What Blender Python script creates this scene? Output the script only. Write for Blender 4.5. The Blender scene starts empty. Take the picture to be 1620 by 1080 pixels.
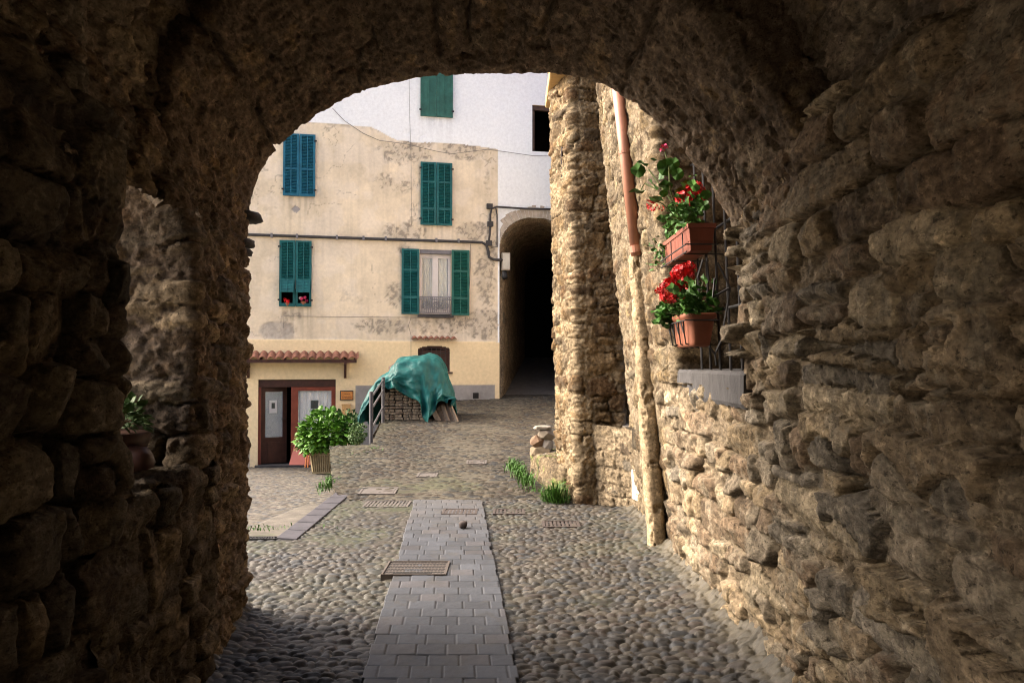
import bpy, bmesh, math, random
import numpy as np
from mathutils import Vector, Matrix

R = math.radians
sc = bpy.context.scene
FPX, CX, CY, CAMZ = 1300.0, 810.0, 540.0, 1.6
PITCH = math.atan(35.0 / FPX)

# ---------------------------------------------------------------- camera, sky, sun, exposure
cd = bpy.data.cameras.new("camera")
cd.sensor_width = 36.0
cd.lens = 36.0 * FPX / 1620.0
cd.clip_start = 0.05
cd.clip_end = 600.0
cam = bpy.data.objects.new("camera", cd)
cam.location = (0, 0, CAMZ)
cam.rotation_euler = (R(90) + PITCH, 0, 0)
sc.collection.objects.link(cam)
sc.camera = cam

SUN_EL, SUN_AZ = R(38), R(-79)          # azimuth from +Y (north) towards +X
world = bpy.data.worlds.new("World")
sc.world = world
world.use_nodes = True
wn = world.node_tree
bgn = wn.nodes["Background"]
sky = wn.nodes.new("ShaderNodeTexSky")
sky.sky_type = 'NISHITA'
sky.sun_disc = False
sky.sun_elevation = SUN_EL
sky.sun_rotation = SUN_AZ
sky.dust_density = 8.0
sky.air_density = 0.5
sky.ozone_density = 0.3
wn.links.new(sky.outputs[0], bgn.inputs[0])
bgn.inputs[1].default_value = 0.15

sl = bpy.data.lights.new("sun", 'SUN')
sl.energy = 0.62
sl.angle = R(55)
sl.color = (1.0, 0.93, 0.82)
so = bpy.data.objects.new("sun", sl)
sd = Vector((math.sin(SUN_AZ) * math.cos(SUN_EL), math.cos(SUN_AZ) * math.cos(SUN_EL), math.sin(SUN_EL)))
so.rotation_euler = sd.to_track_quat('Z', 'Y').to_euler()
so.location = sd * 40
sc.collection.objects.link(so)

sc.view_settings.view_transform = 'Standard'
sc.view_settings.look = 'None'
sc.view_settings.exposure = 2.25
sc.view_settings.gamma = 1.0
sc.cycles.max_bounces = 10
sc.cycles.diffuse_bounces = 6
sc.cycles.use_denoising = True
sc.cycles.filter_width = 1.1

# ---------------------------------------------------------------- helpers
def ray(px, py):
    a, b = (px - CX) / FPX, (CY - py) / FPX
    return Vector((a, math.cos(PITCH) - b * math.sin(PITCH), math.sin(PITCH) + b * math.cos(PITCH)))

def at(px, py, Y):
    d = ray(px, py)
    p = d * (Y / d.y)
    return Vector((p.x, p.y, p.z + CAMZ))

def srgb(r, g, b):
    f = lambda c: (c / 255 / 12.92) if c / 255 <= 0.04045 else ((c / 255 + 0.055) / 1.055) ** 2.4
    return (f(r), f(g), f(b))

def hsh(ix, iy, seed):
    n = (ix.astype(np.int64) * 374761393 + iy.astype(np.int64) * 668265263 + seed * 1442695041) & 0xFFFFFFFF
    n = ((n ^ (n >> 13)) * 1274126177) & 0xFFFFFFFF
    n = n ^ (n >> 16)
    n = (n * 2246822519) & 0xFFFFFFFF
    n = n ^ (n >> 15)
    return (n & 0xFFFFFF) / float(0xFFFFFF)

def vnoise(x, y, seed=0):
    x, y = np.broadcast_arrays(np.asarray(x, float), np.asarray(y, float))
    xi, yi = np.floor(x), np.floor(y)
    fx, fy = x - xi, y - yi
    fx = fx * fx * fx * (fx * (fx * 6 - 15) + 10)
    fy = fy * fy * fy * (fy * (fy * 6 - 15) + 10)
    xi, yi = xi.astype(np.int64), yi.astype(np.int64)
    a, b = hsh(xi, yi, seed), hsh(xi + 1, yi, seed)
    c, d = hsh(xi, yi + 1, seed), hsh(xi + 1, yi + 1, seed)
    return (a * (1 - fx) + b * fx) * (1 - fy) + (c * (1 - fx) + d * fx) * fy

def fbm(x, y, scale, octv=4, seed=0, gain=0.5):
    t, amp, tot, s = 0, 1.0, 0.0, 1.0 / scale
    for k in range(octv):
        t = t + amp * vnoise(np.asarray(x) * s + 17.3 * k, np.asarray(y) * s - 9.1 * k, seed + 31 * k)
        tot += amp
        amp *= gain
        s *= 2.03
    return t / tot

def sstep(a, b, x):
    t = np.clip((x - a) / (b - a), 0, 1)
    return t * t * (3 - 2 * t)

def prop(o, label=None, cat=None, group=None, kind=None):
    if label: o["label"] = label
    if cat: o["category"] = cat
    if group: o["group"] = group
    if kind: o["kind"] = kind
    return o

def empty(name, loc, label, cat, group=None, rz=0.0):
    o = bpy.data.objects.new(name, None)
    o.location = loc
    o.rotation_euler = (0, 0, rz)
    o.empty_display_size = 0.2
    sc.collection.objects.link(o)
    return prop(o, label, cat, group)

def link(name, me, m, parent=None):
    o = bpy.data.objects.new(name, me)
    if m is not None:
        me.materials.clear()
        me.materials.append(m)
    if parent is not None:
        o.parent = parent
    sc.collection.objects.link(o)
    return o

def wloc(o):
    v = Vector((0, 0, 0))
    while o is not None:
        v = v + o.location
        o = o.parent
    return v

class MB:
    """collects shapes into one mesh"""
    def __init__(self):
        self.v, self.f = [], []
    def add(self, vs, fs):
        n = len(self.v)
        self.v += [tuple(p) for p in vs]
        self.f += [tuple(i + n for i in f) for f in fs]
        return self
    def box(self, c, s, rot=None, taper=1.0):
        hx, hy, hz = s[0] / 2, s[1] / 2, s[2] / 2
        vs = []
        for z, k in ((-hz, 1.0), (hz, taper)):
            for x, y in ((-hx, -hy), (hx, -hy), (hx, hy), (-hx, hy)):
                vs.append(Vector((x * k, y * k, z)))
        if rot is not None:
            vs = [rot @ p for p in vs]
        c = Vector(c)
        return self.add([p + c for p in vs], [(3, 2, 1, 0), (4, 5, 6, 7), (0, 1, 5, 4), (1, 2, 6, 5), (2, 3, 7, 6), (3, 0, 4, 7)])
    def bx(self, x0, x1, y0, y1, z0, z1):
        return self.box(((x0 + x1) / 2, (y0 + y1) / 2, (z0 + z1) / 2), (abs(x1 - x0), abs(y1 - y0), abs(z1 - z0)))
    def quad(self, a, b, c, d):
        return self.add([a, b, c, d], [(0, 1, 2, 3)])
    def tube(self, path, r, n=8, cap=True):
        path = [Vector(p) for p in path]
        rs = r if isinstance(r, (list, tuple)) else [r] * len(path)
        vs, fs = [], []
        prev = None
        for i, p in enumerate(path):
            a = path[max(i - 1, 0)]
            b = path[min(i + 1, len(path) - 1)]
            t = (b - a).normalized()
            if prev is None:
                up = Vector((0, 0, 1)) if abs(t.z) < 0.9 else Vector((1, 0, 0))
                x = t.cross(up).normalized()
            else:
                x = (prev - t * prev.dot(t)).normalized()
            prev = x
            y = t.cross(x)
            for k in range(n):
                an = 2 * math.pi * k / n
                vs.append(p + (x * math.cos(an) + y * math.sin(an)) * rs[i])
        for i in range(len(path) - 1):
            for k in range(n):
                k2 = (k + 1) % n
                fs.append((i * n + k, i * n + k2, (i + 1) * n + k2, (i + 1) * n + k))
        if cap:
            fs.append(tuple(range(n - 1, -1, -1)))
            fs.append(tuple((len(path) - 1) * n + k for k in range(n)))
        return self.add(vs, fs)
    def build(self, name, m, parent=None, world=False, smooth=False, bevel=0.0):
        off = wloc(parent) if (world and parent is not None) else Vector((0, 0, 0))
        me = bpy.data.meshes.new(name)
        me.from_pydata([(p[0] - off.x, p[1] - off.y, p[2] - off.z) for p in self.v], [], self.f)
        me.update()
        if smooth:
            me.polygons.foreach_set("use_smooth", [True] * len(me.polygons))
        o = link(name, me, m, parent)
        if bevel:
            b = o.modifiers.new("bevel", 'BEVEL')
            b.width = bevel
            b.segments = 2
            b.limit_method = 'ANGLE'
        return o

# ---- materials
def nt(m):
    m.use_nodes = True
    return m.node_tree, m.node_tree.nodes["Principled BSDF"]

def mat(name, col, rough=0.7, var=0.15, scale=6.0, bump=0.2, bscale=40.0, bdist=0.01, metal=0.0, spec=0.3, trans=0.0, col2=None):
    m = bpy.data.materials.new(name)
    t, b = nt(m)
    tc = t.nodes.new("ShaderNodeTexCoord")
    n1 = t.nodes.new("ShaderNodeTexNoise")
    n1.inputs["Scale"].default_value = scale
    n1.inputs["Detail"].default_value = 6
    n1.inputs["Roughness"].default_value = 0.65
    t.links.new(tc.outputs["Object"], n1.inputs["Vector"])
    rp = t.nodes.new("ShaderNodeValToRGB")
    c2 = col2 if col2 else tuple(min(1, c * (1 + var)) for c in col)
    c1 = tuple(c * (1 - var) for c in col)
    rp.color_ramp.elements[0].position = 0.3
    rp.color_ramp.elements[1].position = 0.7
    rp.color_ramp.elements[0].color = (*c1, 1)
    rp.color_ramp.elements[1].color = (*c2, 1)
    t.links.new(n1.outputs["Fac"], rp.inputs[0])
    t.links.new(rp.outputs[0], b.inputs["Base Color"])
    b.inputs["Roughness"].default_value = rough
    b.inputs["Metallic"].default_value = metal
    b.inputs["Specular IOR Level"].default_value = spec
    if trans:
        b.inputs["Transmission Weight"].default_value = trans
    if bump:
        n2 = t.nodes.new("ShaderNodeTexNoise")
        n2.inputs["Scale"].default_value = bscale
        n2.inputs["Detail"].default_value = 5
        t.links.new(tc.outputs["Object"], n2.inputs["Vector"])
        bp = t.nodes.new("ShaderNodeBump")
        bp.inputs["Strength"].default_value = bump
        bp.inputs["Distance"].default_value = bdist
        t.links.new(n2.outputs["Fac"], bp.inputs["Height"])
        t.links.new(bp.outputs[0], b.inputs["Normal"])
    return m

def attr_mat(name, rough=0.9, bump=0.6, bscale=60.0, bdist=0.012, var=0.35, vscale=25.0, spec=0.15, gain=1.0):
    """surface colour from the mesh's own 'Col' attribute (the stones' and plaster's own colours)"""
    m = bpy.data.materials.new(name)
    t, b = nt(m)
    at_ = t.nodes.new("ShaderNodeAttribute")
    at_.attribute_name = "Col"
    tc = t.nodes.new("ShaderNodeTexCoord")
    n1 = t.nodes.new("ShaderNodeTexNoise")
    n1.inputs["Scale"].default_value = vscale
    n1.inputs["Detail"].default_value = 8
    n1.inputs["Roughness"].default_value = 0.7
    t.links.new(tc.outputs["Object"], n1.inputs["Vector"])
    mr = t.nodes.new("ShaderNodeMapRange")
    mr.inputs["From Min"].default_value = 0.3
    mr.inputs["From Max"].default_value = 0.7
    mr.inputs["To Min"].default_value = (1 - var) * gain
    mr.inputs["To Max"].default_value = (1 + var) * gain
    t.links.new(n1.outputs["Fac"], mr.inputs["Value"])
    mx = t.nodes.new("ShaderNodeVectorMath")
    mx.operation = 'SCALE'
    t.links.new(at_.outputs["Color"], mx.inputs[0])
    t.links.new(mr.outputs[0], mx.inputs["Scale"])
    t.links.new(mx.outputs[0], b.inputs["Base Color"])
    b.inputs["Roughness"].default_value = rough
    b.inputs["Specular IOR Level"].default_value = spec
    if bump:
        n2 = t.nodes.new("ShaderNodeTexNoise")
        n2.inputs["Scale"].default_value = bscale
        n2.inputs["Detail"].default_value = 8
        n2.inputs["Roughness"].default_value = 0.65
        t.links.new(tc.outputs["Object"], n2.inputs["Vector"])
        bp = t.nodes.new("ShaderNodeBump")
        bp.inputs["Strength"].default_value = bump
        bp.inputs["Distance"].default_value = bdist
        t.links.new(n2.outputs["Fac"], bp.inputs["Height"])
        t.links.new(bp.outputs[0], b.inputs["Normal"])
    return m

def stone_mat(name):
    m = bpy.data.materials.new(name)
    t, b = nt(m)
    N, L = t.nodes.new, t.links.new
    at_ = N("ShaderNodeAttribute"); at_.attribute_name = "Col"
    tcn = N("ShaderNodeTexCoord")
    mp = N("ShaderNodeMapping"); mp.inputs["Scale"].default_value = (1, .5, 1)
    L(tcn.outputs["Object"], mp.inputs["Vector"])
    class tc: outputs = {"Object": mp.outputs["Vector"]}
    def noise(sc_, det=8, ro=.7):
        n = N("ShaderNodeTexNoise"); n.inputs["Scale"].default_value = sc_; n.inputs["Detail"].default_value = det; n.inputs["Roughness"].default_value = ro
        L(tc.outputs["Object"], n.inputs["Vector"]); return n.outputs["Fac"]
    def mrange(sock, a0, a1, b0, b1):
        r = N("ShaderNodeMapRange"); r.inputs[1].default_value = a0; r.inputs[2].default_value = a1; r.inputs[3].default_value = b0; r.inputs[4].default_value = b1
        L(sock, r.inputs[0]); return r.outputs[0]
    def math_(op, x, y):
        n = N("ShaderNodeMath"); n.operation = op
        for i, q in enumerate((x, y)):
            if isinstance(q, float): n.inputs[i].default_value = q
            else: L(q, n.inputs[i])
        return n.outputs[0]
    broad = mrange(noise(7, 4, .6), .3, .7, .72, 1.28)
    grain = mrange(noise(34, 5, .75), .36, .64, .55, 1.45)
    spots = mrange(noise(19, 6, .72), .56, .60, 1.0, 1.55)      # pale lichen and lime crusts
    pits = mrange(noise(48, 4, .7), .36, .40, .45, 1.0)          # dirt filled pits
    k = math_('MULTIPLY', math_('MULTIPLY', broad, grain), math_('MULTIPLY', spots, pits))
    sv = N("ShaderNodeVectorMath"); sv.operation = 'SCALE'
    L(at_.outputs["Color"], sv.inputs[0]); L(k, sv.inputs["Scale"])
    L(sv.outputs[0], b.inputs["Base Color"])
    b.inputs["Roughness"].default_value = .95
    b.inputs["Specular IOR Level"].default_value = .1
    vo_ = N("ShaderNodeTexVoronoi"); vo_.feature = 'DISTANCE_TO_EDGE'; vo_.inputs["Scale"].default_value = 16
    dn = N("ShaderNodeTexNoise"); dn.inputs["Scale"].default_value = 9; dn.inputs["Detail"].default_value = 4
    L(tc.outputs["Object"], dn.inputs["Vector"])
    mx = N("ShaderNodeVectorMath"); mx.operation = 'MULTIPLY_ADD'
    L(dn.outputs["Color"], mx.inputs[0]); mx.inputs[1].default_value = (.16, .16, .16); L(tc.outputs["Object"], mx.inputs[2])
    L(mx.outputs[0], vo_.inputs["Vector"])
    crack = mrange(vo_.outputs["Distance"], .0, .06, 0.0, 1.0)
    h = math_('ADD', math_('MULTIPLY', noise(55, 5, .72), 1.0), math_('ADD', math_('MULTIPLY', crack, .16), math_('MULTIPLY', pits, .25)))
    bp = N("ShaderNodeBump"); bp.inputs["Strength"].default_value = .9; bp.inputs["Distance"].default_value = .012
    L(h, bp.inputs["Height"]); L(bp.outputs[0], b.inputs["Normal"])
    return m

# ---- displaced stone surfaces
def grid_mesh(name, P, col, m, parent=None, keep=None, world=True):
    nu, nv = P.shape[:2]
    off = wloc(parent) if (parent is not None and world) else Vector((0, 0, 0))
    co = (P - np.array([off.x, off.y, off.z])).reshape(-1, 3).astype(np.float32)
    idx = np.arange(nu * nv).reshape(nu, nv)
    q = np.stack([idx[:-1, :-1], idx[1:, :-1], idx[1:, 1:], idx[:-1, 1:]], -1)
    q = q[keep] if keep is not None else q.reshape(-1, 4)
    q = q.reshape(-1, 4)
    used = np.unique(q)
    rem = np.full(nu * nv, -1, np.int64)
    rem[used] = np.arange(len(used))
    q = rem[q]
    co = co[used]
    me = bpy.data.meshes.new(name)
    me.vertices.add(len(co))
    me.vertices.foreach_set("co", co.ravel())
    me.loops.add(q.size)
    me.loops.foreach_set("vertex_index", q.ravel().astype(np.int32))
    me.polygons.add(len(q))
    me.polygons.foreach_set("loop_start", (np.arange(len(q)) * 4).astype(np.int32))
    me.polygons.foreach_set("use_smooth", np.ones(len(q), bool))
    me.update(calc_edges=True)
    if col is not None:
        c4 = np.ones((len(co), 4), np.float32)
        c4[:, :3] = col.reshape(-1, 3)[used]
        a = me.attributes.new("Col", 'FLOAT_COLOR', 'POINT')
        a.data.foreach_set("color", c4.ravel())
    return link(name, me, m, parent)

def gnormals(P, flip=False):
    n = np.cross(np.gradient(P, axis=0), np.gradient(P, axis=1))
    n /= np.maximum(np.linalg.norm(n, axis=2, keepdims=True), 1e-9)
    return -n if flip else n

def courses(rng, u0, u1, v0, v1, rw, rh, jit=0.25):
    S = []
    v = v0
    while v < v1:
        h = rng.uniform(*rh)
        u = u0 - rng.uniform(0, rw[1])
        while u < u1:
            w = rng.uniform(*rw) * (0.6 + 0.8 * rng.random() ** 2)
            if h < rh[0] * 1.4: w *= 1.25
            if rng.random() < 0.16 and h > (rh[0] + rh[1]) / 2:      # two small stones on each other
                S.append((u + w / 2, v + h * 0.27, w / 2, h * 0.26))
                S.append((u + w / 2, v + h * 0.77, w / 2, h * 0.25))
            else:
                S.append((u + w / 2 + rng.uniform(-.1, .1) * w, v + h / 2 + rng.uniform(-jit, jit) * h * 0.6, w / 2, h / 2 * rng.uniform(0.85, 1.15)))
            u += w
        v += h
    return S

def courses_v(seed, U, V, rw, rh):
    return [(cu, cv, a, b) for (cv, cu, b, a) in courses(random.Random(seed), V[0], V[-1], U[0], U[-1], rw, rh)]

def stone_field(U, V, S, p=2.8, wamp=0.035, wscale=0.28, seed=1, reach=1.9, rag=.0):
    UU, VV = np.meshgrid(U, V, indexing='ij')
    wu = UU + wamp * 2 * (fbm(UU, VV, wscale, 2, seed) - .5) + rag * 2 * (fbm(UU, VV, .05, 3, seed + 78, .65) - .5)
    wv = VV + wamp * 2 * (fbm(UU, VV, wscale, 2, seed + 77) - .5) + rag * 2 * (fbm(UU, VV, .05, 3, seed + 79, .65) - .5)
    F1 = np.full(UU.shape, 3.0)
    F2 = np.full(UU.shape, 3.2)
    ID = np.zeros(UU.shape, np.int32)
    LU = np.zeros(UU.shape)
    LV = np.zeros(UU.shape)
    for k, (cu, cv, a, b) in enumerate(S):
        i0, i1 = np.searchsorted(U, cu - reach * a - wamp), np.searchsorted(U, cu + reach * a + wamp)
        j0, j1 = np.searchsorted(V, cv - reach * b - wamp), np.searchsorted(V, cv + reach * b + wamp)
        if i1 <= i0 or j1 <= j0: continue
        du = (wu[i0:i1, j0:j1] - cu) / a
        dv = (wv[i0:i1, j0:j1] - cv) / b
        d = (np.abs(du) ** p + np.abs(dv) ** p) ** (1 / p)
        f1, f2 = F1[i0:i1, j0:j1], F2[i0:i1, j0:j1]
        better = d < f1
        f2[...] = np.where(better, f1, np.minimum(f2, d))
        ID[i0:i1, j0:j1][better] = k
        LU[i0:i1, j0:j1][better] = du[better]
        LV[i0:i1, j0:j1][better] = dv[better]
        f1[...] = np.minimum(f1, d)
    return UU, VV, F1, F2, ID, LU, LV

PAL_WARM = np.array((1.05, .965, .80)) * np.array([(.27, .222, .160), (.225, .185, .138), (.315, .262, .19), (.225, .200, .168), (.215, .168, .128), (.175, .162, .145), (.36, .315, .245), (.185, .15, .118)])
PAL_COB = np.array((.325, .318, .285)) * np.array([(.135, .118, .095), (.10, .092, .084), (.165, .142, .112), (.085, .09, .10), (.12, .095, .078), (.19, .17, .145), (.07, .066, .062)])

def rubble(U, V, seed=1, rw=(.2, .5), rh=(.09, .22), depth=.07, mort=.45, mvar=.5, rough=.02, pal=PAL_WARM, mcol=(.215, .165, .105),
           extra=(), holes=.03, tilt=.25, p=3.2, wamp=.03, wscale=.4, edge=.30, lich=.5, sites=None, gap=1.08, facet=.75, cavity=1.0, tone=1.0):
    rng = random.Random(seed)
    S = sites if sites is not None else courses(rng, U[0], U[-1], V[0], V[-1], rw, rh)
    prots = [rng.uniform(.62, 1.1) if rng.random() > holes else -0.55 for _ in S]
    for (cu, cv, a, b, pr) in extra:
        S = [s for s in S] + [(cu, cv, a, b)]
        prots.append(pr)
    prots = np.array(prots)
    UU, VV, F1, F2, ID, LU, LV = stone_field(U, V, S, p, wamp, wscale, seed, rag=.014)
    nr = np.random.RandomState(seed)
    tu, tv = nr.uniform(-tilt, tilt, len(S)), nr.uniform(-tilt, tilt, len(S))
    e = np.clip((F2 - F1) / edge, 0, 1)
    lim = np.clip((gap - F1) / .42, 0, 1)
    s = np.minimum(e, lim)
    prof = 1 - (1 - s) ** 3
    for q in range(4):
        an = nr.uniform(0, 2 * math.pi, len(S)); kk = nr.uniform(.05, 1.0, len(S)) ** 1.5 * facet * 1.2 * np.where(np.arange(len(S)) < len(S) - len(extra), 1, .3); cc = nr.uniform(.72, 1.15, len(S))
        prof = np.minimum(prof, cc[ID] - kk[ID] * (np.cos(an)[ID] * LU + np.sin(an)[ID] * LV) + .12 * (1 - facet))
    pr = prots[ID]
    hs = prof * pr + s * (tu[ID] * LU + tv[ID] * LV) * .6
    f_big = fbm(UU, VV, .16, 3, seed + 5)
    f_fine = fbm(UU, VV, .05, 4, seed + 9, .62)
    f_mic = fbm(UU, VV, .024, 3, seed + 15, .75)
    ridg = 1 - np.abs(2 * fbm(UU, VV, .09, 4, seed + 21, .6) - 1)
    off = nr.uniform(0, 9, len(S))[ID]
    f_sto = fbm(UU + off, VV - off, .075, 5, seed + 25, .62)          # each stone's own broken face
    hs = hs * depth + rough * ((f_sto - .5) * 1.15 + (f_mic - .5) * .65)
    ml = (mort if not callable(mort) else mort(UU, VV)) + mvar * (fbm(UU, VV, .45, 4, seed + 13) - .5) * 2
    hm = depth * ml * .85 + rough * ((f_fine - .5) * 1.7 + (ridg - .75) * 1.1 + (f_mic - .5) * 1.0) + depth * .25 * (f_big - .5)
    w = sstep(-.004, .004, hs - hm)
    H = np.maximum(hs, hm)
    # gaps where the mortar has fallen out
    gapm = sstep(.56, .66, fbm(UU, VV, .28, 4, seed + 83)) * sstep(.22, .05, (F2 - F1)) * cavity
    H = H - gapm * depth * .9
    pick = pal[nr.randint(0, len(pal), len(S))] * nr.uniform(.72, 1.25, (len(S), 1))
    cs = pick[ID]
    cs = cs * (0.55 + .9 * f_sto)[..., None]
    spk = sstep(.60, .72, fbm(UU + off, VV, .035, 4, seed + 43, .7))
    cs = cs * (1 - .38 * spk)[..., None]
    li = sstep(.55, .60, fbm(UU, VV, .12, 5, seed + 51, .65)) * lich
    cs = cs * (1 - li[..., None]) + np.array((.28, .235, .165)) * li[..., None]
    cm = np.array(mcol) * (0.45 + 1.1 * fbm(UU, VV, .13, 6, seed + 61, .7))[..., None]
    C = (cs * w[..., None] + cm * (1 - w[..., None])) * tone  # tone also puts the passage's shade into its walls' colour
    return H, C, UU, VV

def lin(a, b, step):
    return np.linspace(a, b, max(2, int(abs(b - a) / step) + 1))

def path_pts(pts, step, rad=.06):
    """rounded polyline in plan, returns points (n,2) with equal steps and arc length"""
    pts = [np.array(p, float) for p in pts]
    dense = []
    for i in range(len(pts) - 1):
        n = max(2, int(np.linalg.norm(pts[i + 1] - pts[i]) / .01))
        for k in range(n):
            dense.append(pts[i] + (pts[i + 1] - pts[i]) * k / n)
    dense.append(pts[-1])
    d = np.array(dense)
    k = max(1, int(rad / .01))
    pad = np.concatenate([d[0] + (d[0] - d[1]) * np.arange(k, 0, -1)[:, None], d, d[-1] + (d[-1] - d[-2]) * np.arange(1, k + 1)[:, None]])
    ker = np.hanning(2 * k + 3)[1:-1]
    ker /= ker.sum()
    sm = np.stack([np.convolve(pad[:, c], ker, 'valid') for c in range(d.shape[1])], -1)
    s = np.concatenate([[0], np.cumsum(np.linalg.norm(np.diff(sm, axis=0), axis=1))])
    u = lin(0, s[-1], step)
    return np.stack([np.interp(u, s, sm[:, c]) for c in range(d.shape[1])], -1), u

def wall_from_path(name, pts, z0, z1, m, parent, step=(.015, .013), lean=None, flip=False, rad=.06, **kw):
    xy, u = path_pts(pts, step[0], rad)
    v = lin(z0, z1, step[1])
    H, C, UU, VV = rubble(u, v, **kw)
    P = np.zeros(UU.shape + (3,))
    P[..., 0] = xy[:, None, 0]
    P[..., 1] = xy[:, None, 1]
    P[..., 2] = VV
    if lean is not None:
        lx, ly = lean(xy[:, None, 1] + 0 * VV, VV)
        P[..., 0] += lx
        P[..., 1] += ly
    N = gnormals(P, flip)
    return grid_mesh(name, P + N * H[..., None], C, m, parent)

# ---------------------------------------------------------------- materials
M = {}
M['stone'] = stone_mat("weathered_stone")
M['plaster'] = attr_mat("old_plaster", .92, .25, 30, .006, .10, 14)
M['cobble'] = attr_mat("cobble", .62, .35, 90, .006, .30, 40, spec=.35)
M['far_cobble'] = attr_mat("road_cobble", .8, .5, 60, .01, .25, 25, spec=.2)
M['paver'] = attr_mat("slate_paver", .6, .25, 70, .004, .16, 22, spec=.35)
M['slab'] = mat("grey_slab", (.046, .044, .043), .9, .3, 9, .5, 45, .008)
M['conc'] = mat("concrete", (.30, .26, .20), .9, .25, 5, .4, 35, .006)
M['iron'] = mat("dark_iron", (.011, .010, .010), .6, .3, 20, .2, 80, .002, spec=.4)
M['grey_metal'] = mat("grey_steel", (.17, .165, .17), .55, .2, 12, .15, 60, .002, metal=.3)
M['rail_metal'] = mat("painted_rail", (.075, .072, .074), .6, .25, 12, .15, 60, .002, metal=.2)
M['rust'] = mat("rusty_iron", (.050, .038, .032), .75, .35, 22, .4, 90, .003, spec=.3)
M['copper'] = mat("copper_pipe", (.27, .118, .068), .5, .2, 5, .1, 60, .002, metal=.15, spec=.5)
M['casing'] = mat("pipe_casing", (.42, .31, .18), .92, .22, 3.5, .45, 28, .008)
M['green'] = mat("green_shutter", (.008, .085, .065), .5, .25, 4, .1, 60, .002)
M['teal'] = mat("teal_shutter", (.006, .085, .085), .5, .25, 4, .1, 60, .002)
M['blue'] = mat("blue_shutter", (.008, .095, .15), .5, .25, 4, .1, 60, .002)
M['dull_green'] = mat("weathered_green", (.025, .10, .075), .65, .35, 6, .1, 60, .002)
M['white'] = mat("white_paint", (.62, .58, .54), .55, .08, 6, .05, 60, .002)
M['curtain'] = mat("curtain_cloth", (.62, .60, .56), .9, .1, 8, .1, 60, .002)
M['redwood'] = mat("red_wood", (.19, .045, .024), .45, .25, 6, .1, 60, .002)
M['darkwood'] = mat("dark_wood", (.055, .022, .014), .5, .3, 8, .15, 50, .002)
M['brownwood'] = mat("brown_wood", (.075, .045, .03), .7, .3, 8, .15, 50, .002)
M['dark'] = mat("unlit_black", (.012, .011, .010), .95, .2, 5, 0)  # near-black colour standing in for unlit rooms, holes and depth
M['board'] = mat("red_board", (.20, .048, .034), .55, .1, 4, .08, 40, .002)
M['orange'] = mat("orange_wood", (.32, .10, .024), .6, .2, 8, .1, 50, .002)
M['terra'] = mat("terracotta", (.235, .082, .042), .65, .18, 7, .15, 60, .003)
M['terra_dark'] = mat("brick_terracotta", (.185, .055, .032), .6, .18, 7, .15, 60, .003)
M['tile'] = mat("roof_tile", (.22, .098, .062), .85, .45, 8, .35, 40, .006)
M['tarp'] = mat("teal_tarp", (.003, .080, .066), .55, .45, 3.5, .5, 9, .03, spec=.32, col2=(.005, .118, .112))
M['brick'] = mat("weathered_brick", (.235, .185, .125), .9, .4, 9, .4, 50, .005)
M['plank'] = mat("old_plank", (.23, .18, .13), .85, .4, 9, .4, 50, .005)
M['leaf'] = mat("hydrangea_leaf", (.045, .14, .010), .5, .5, 7, .2, 40, .004, col2=(.11, .27, .018))
M['leaf_dark'] = mat("shrub_leaf", (.04, .10, .02), .55, .5, 8, .2, 40, .004, col2=(.10, .17, .05))
M['geranium'] = mat("geranium_leaf", (.028, .09, .012), .5, .5, 9, .2, 40, .004, col2=(.07, .19, .025))
M['grass'] = mat("grass_blade", (.035, .10, .008), .6, .4, 9, 0)
M['petal'] = mat("red_petal", (.48, .007, .008), .5, .4, 20, 0)
M['petal_w'] = mat("white_petal", (.7, .62, .6), .5, .1, 20, 0)
M['bud'] = mat("pink_bud", (.6, .05, .14), .5, .2, 20, 0)
M['stem'] = mat("plant_stem", (.10, .13, .04), .6, .3, 20, 0)
M['woodbox'] = mat("pale_wood", (.50, .30, .12), .5, .2, 10, .1, 50, .002)
M['sign'] = mat("plaque_wood", (.50, .20, .05), .45, .2, 10, .1, 50, .002)
M['paper'] = mat("paper", (.6, .6, .58), .8, .05, 5, 0)
M['slate'] = mat("notice_slate", (.05, .06, .055), .5, .15, 5, 0)
M['pot_stone'] = mat("planter_stone", (.24, .19, .105), .9, .3, 9, .4, 45, .006)
M['soil'] = mat("soil", (.03, .022, .015), .95, .3, 20, .4, 40, .01)
M['wire'] = mat("cable", (.12, .11, .10), .7, .1, 20, 0)
M['panel'] = mat("pale_panel", (.45, .43, .36), .8, .12, 8, .1, 40, .002)
M['pinkwall'] = mat("pale_plaster", (.58, .50, .42), .9, .08, 3, .2, 30, .004)
M['glass'] = bpy.data.materials.new("window_glass")
_t, _b = nt(M['glass'])
_b.inputs["Base Color"].default_value = (.8, .85, .85, 1)
_b.inputs["Roughness"].default_value = .04
_b.inputs["Alpha"].default_value = .22
_b.inputs["Specular IOR Level"].default_value = .6

# ================================================================ THE ARCHWAY
arch = empty("stone_archway", (0, 4.6, 0), "dark rubble stone archway with rough vaulted ceiling spanning the lane in the foreground", "archway")

def resample(ctrl, n, sm=9):
    c = np.array(ctrl, float)
    s = np.concatenate([[0], np.cumsum(np.linalg.norm(np.diff(c, axis=0), axis=1))])
    u = np.linspace(0, s[-1], n)
    q = np.stack([np.interp(u, s, c[:, k]) for k in range(c.shape[1])], -1)
    k = sm
    pad = np.concatenate([q[0] + (q[0] - q[1]) * np.arange(k, 0, -1)[:, None], q, q[-1] + (q[-1] - q[-2]) * np.arange(1, k + 1)[:, None]])
    ker = np.hanning(2 * k + 3)[1:-1]
    ker /= ker.sum()
    return np.stack([np.convolve(pad[:, c_], ker, 'valid') for c_ in range(q.shape[1])], -1), s[-1]

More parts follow.
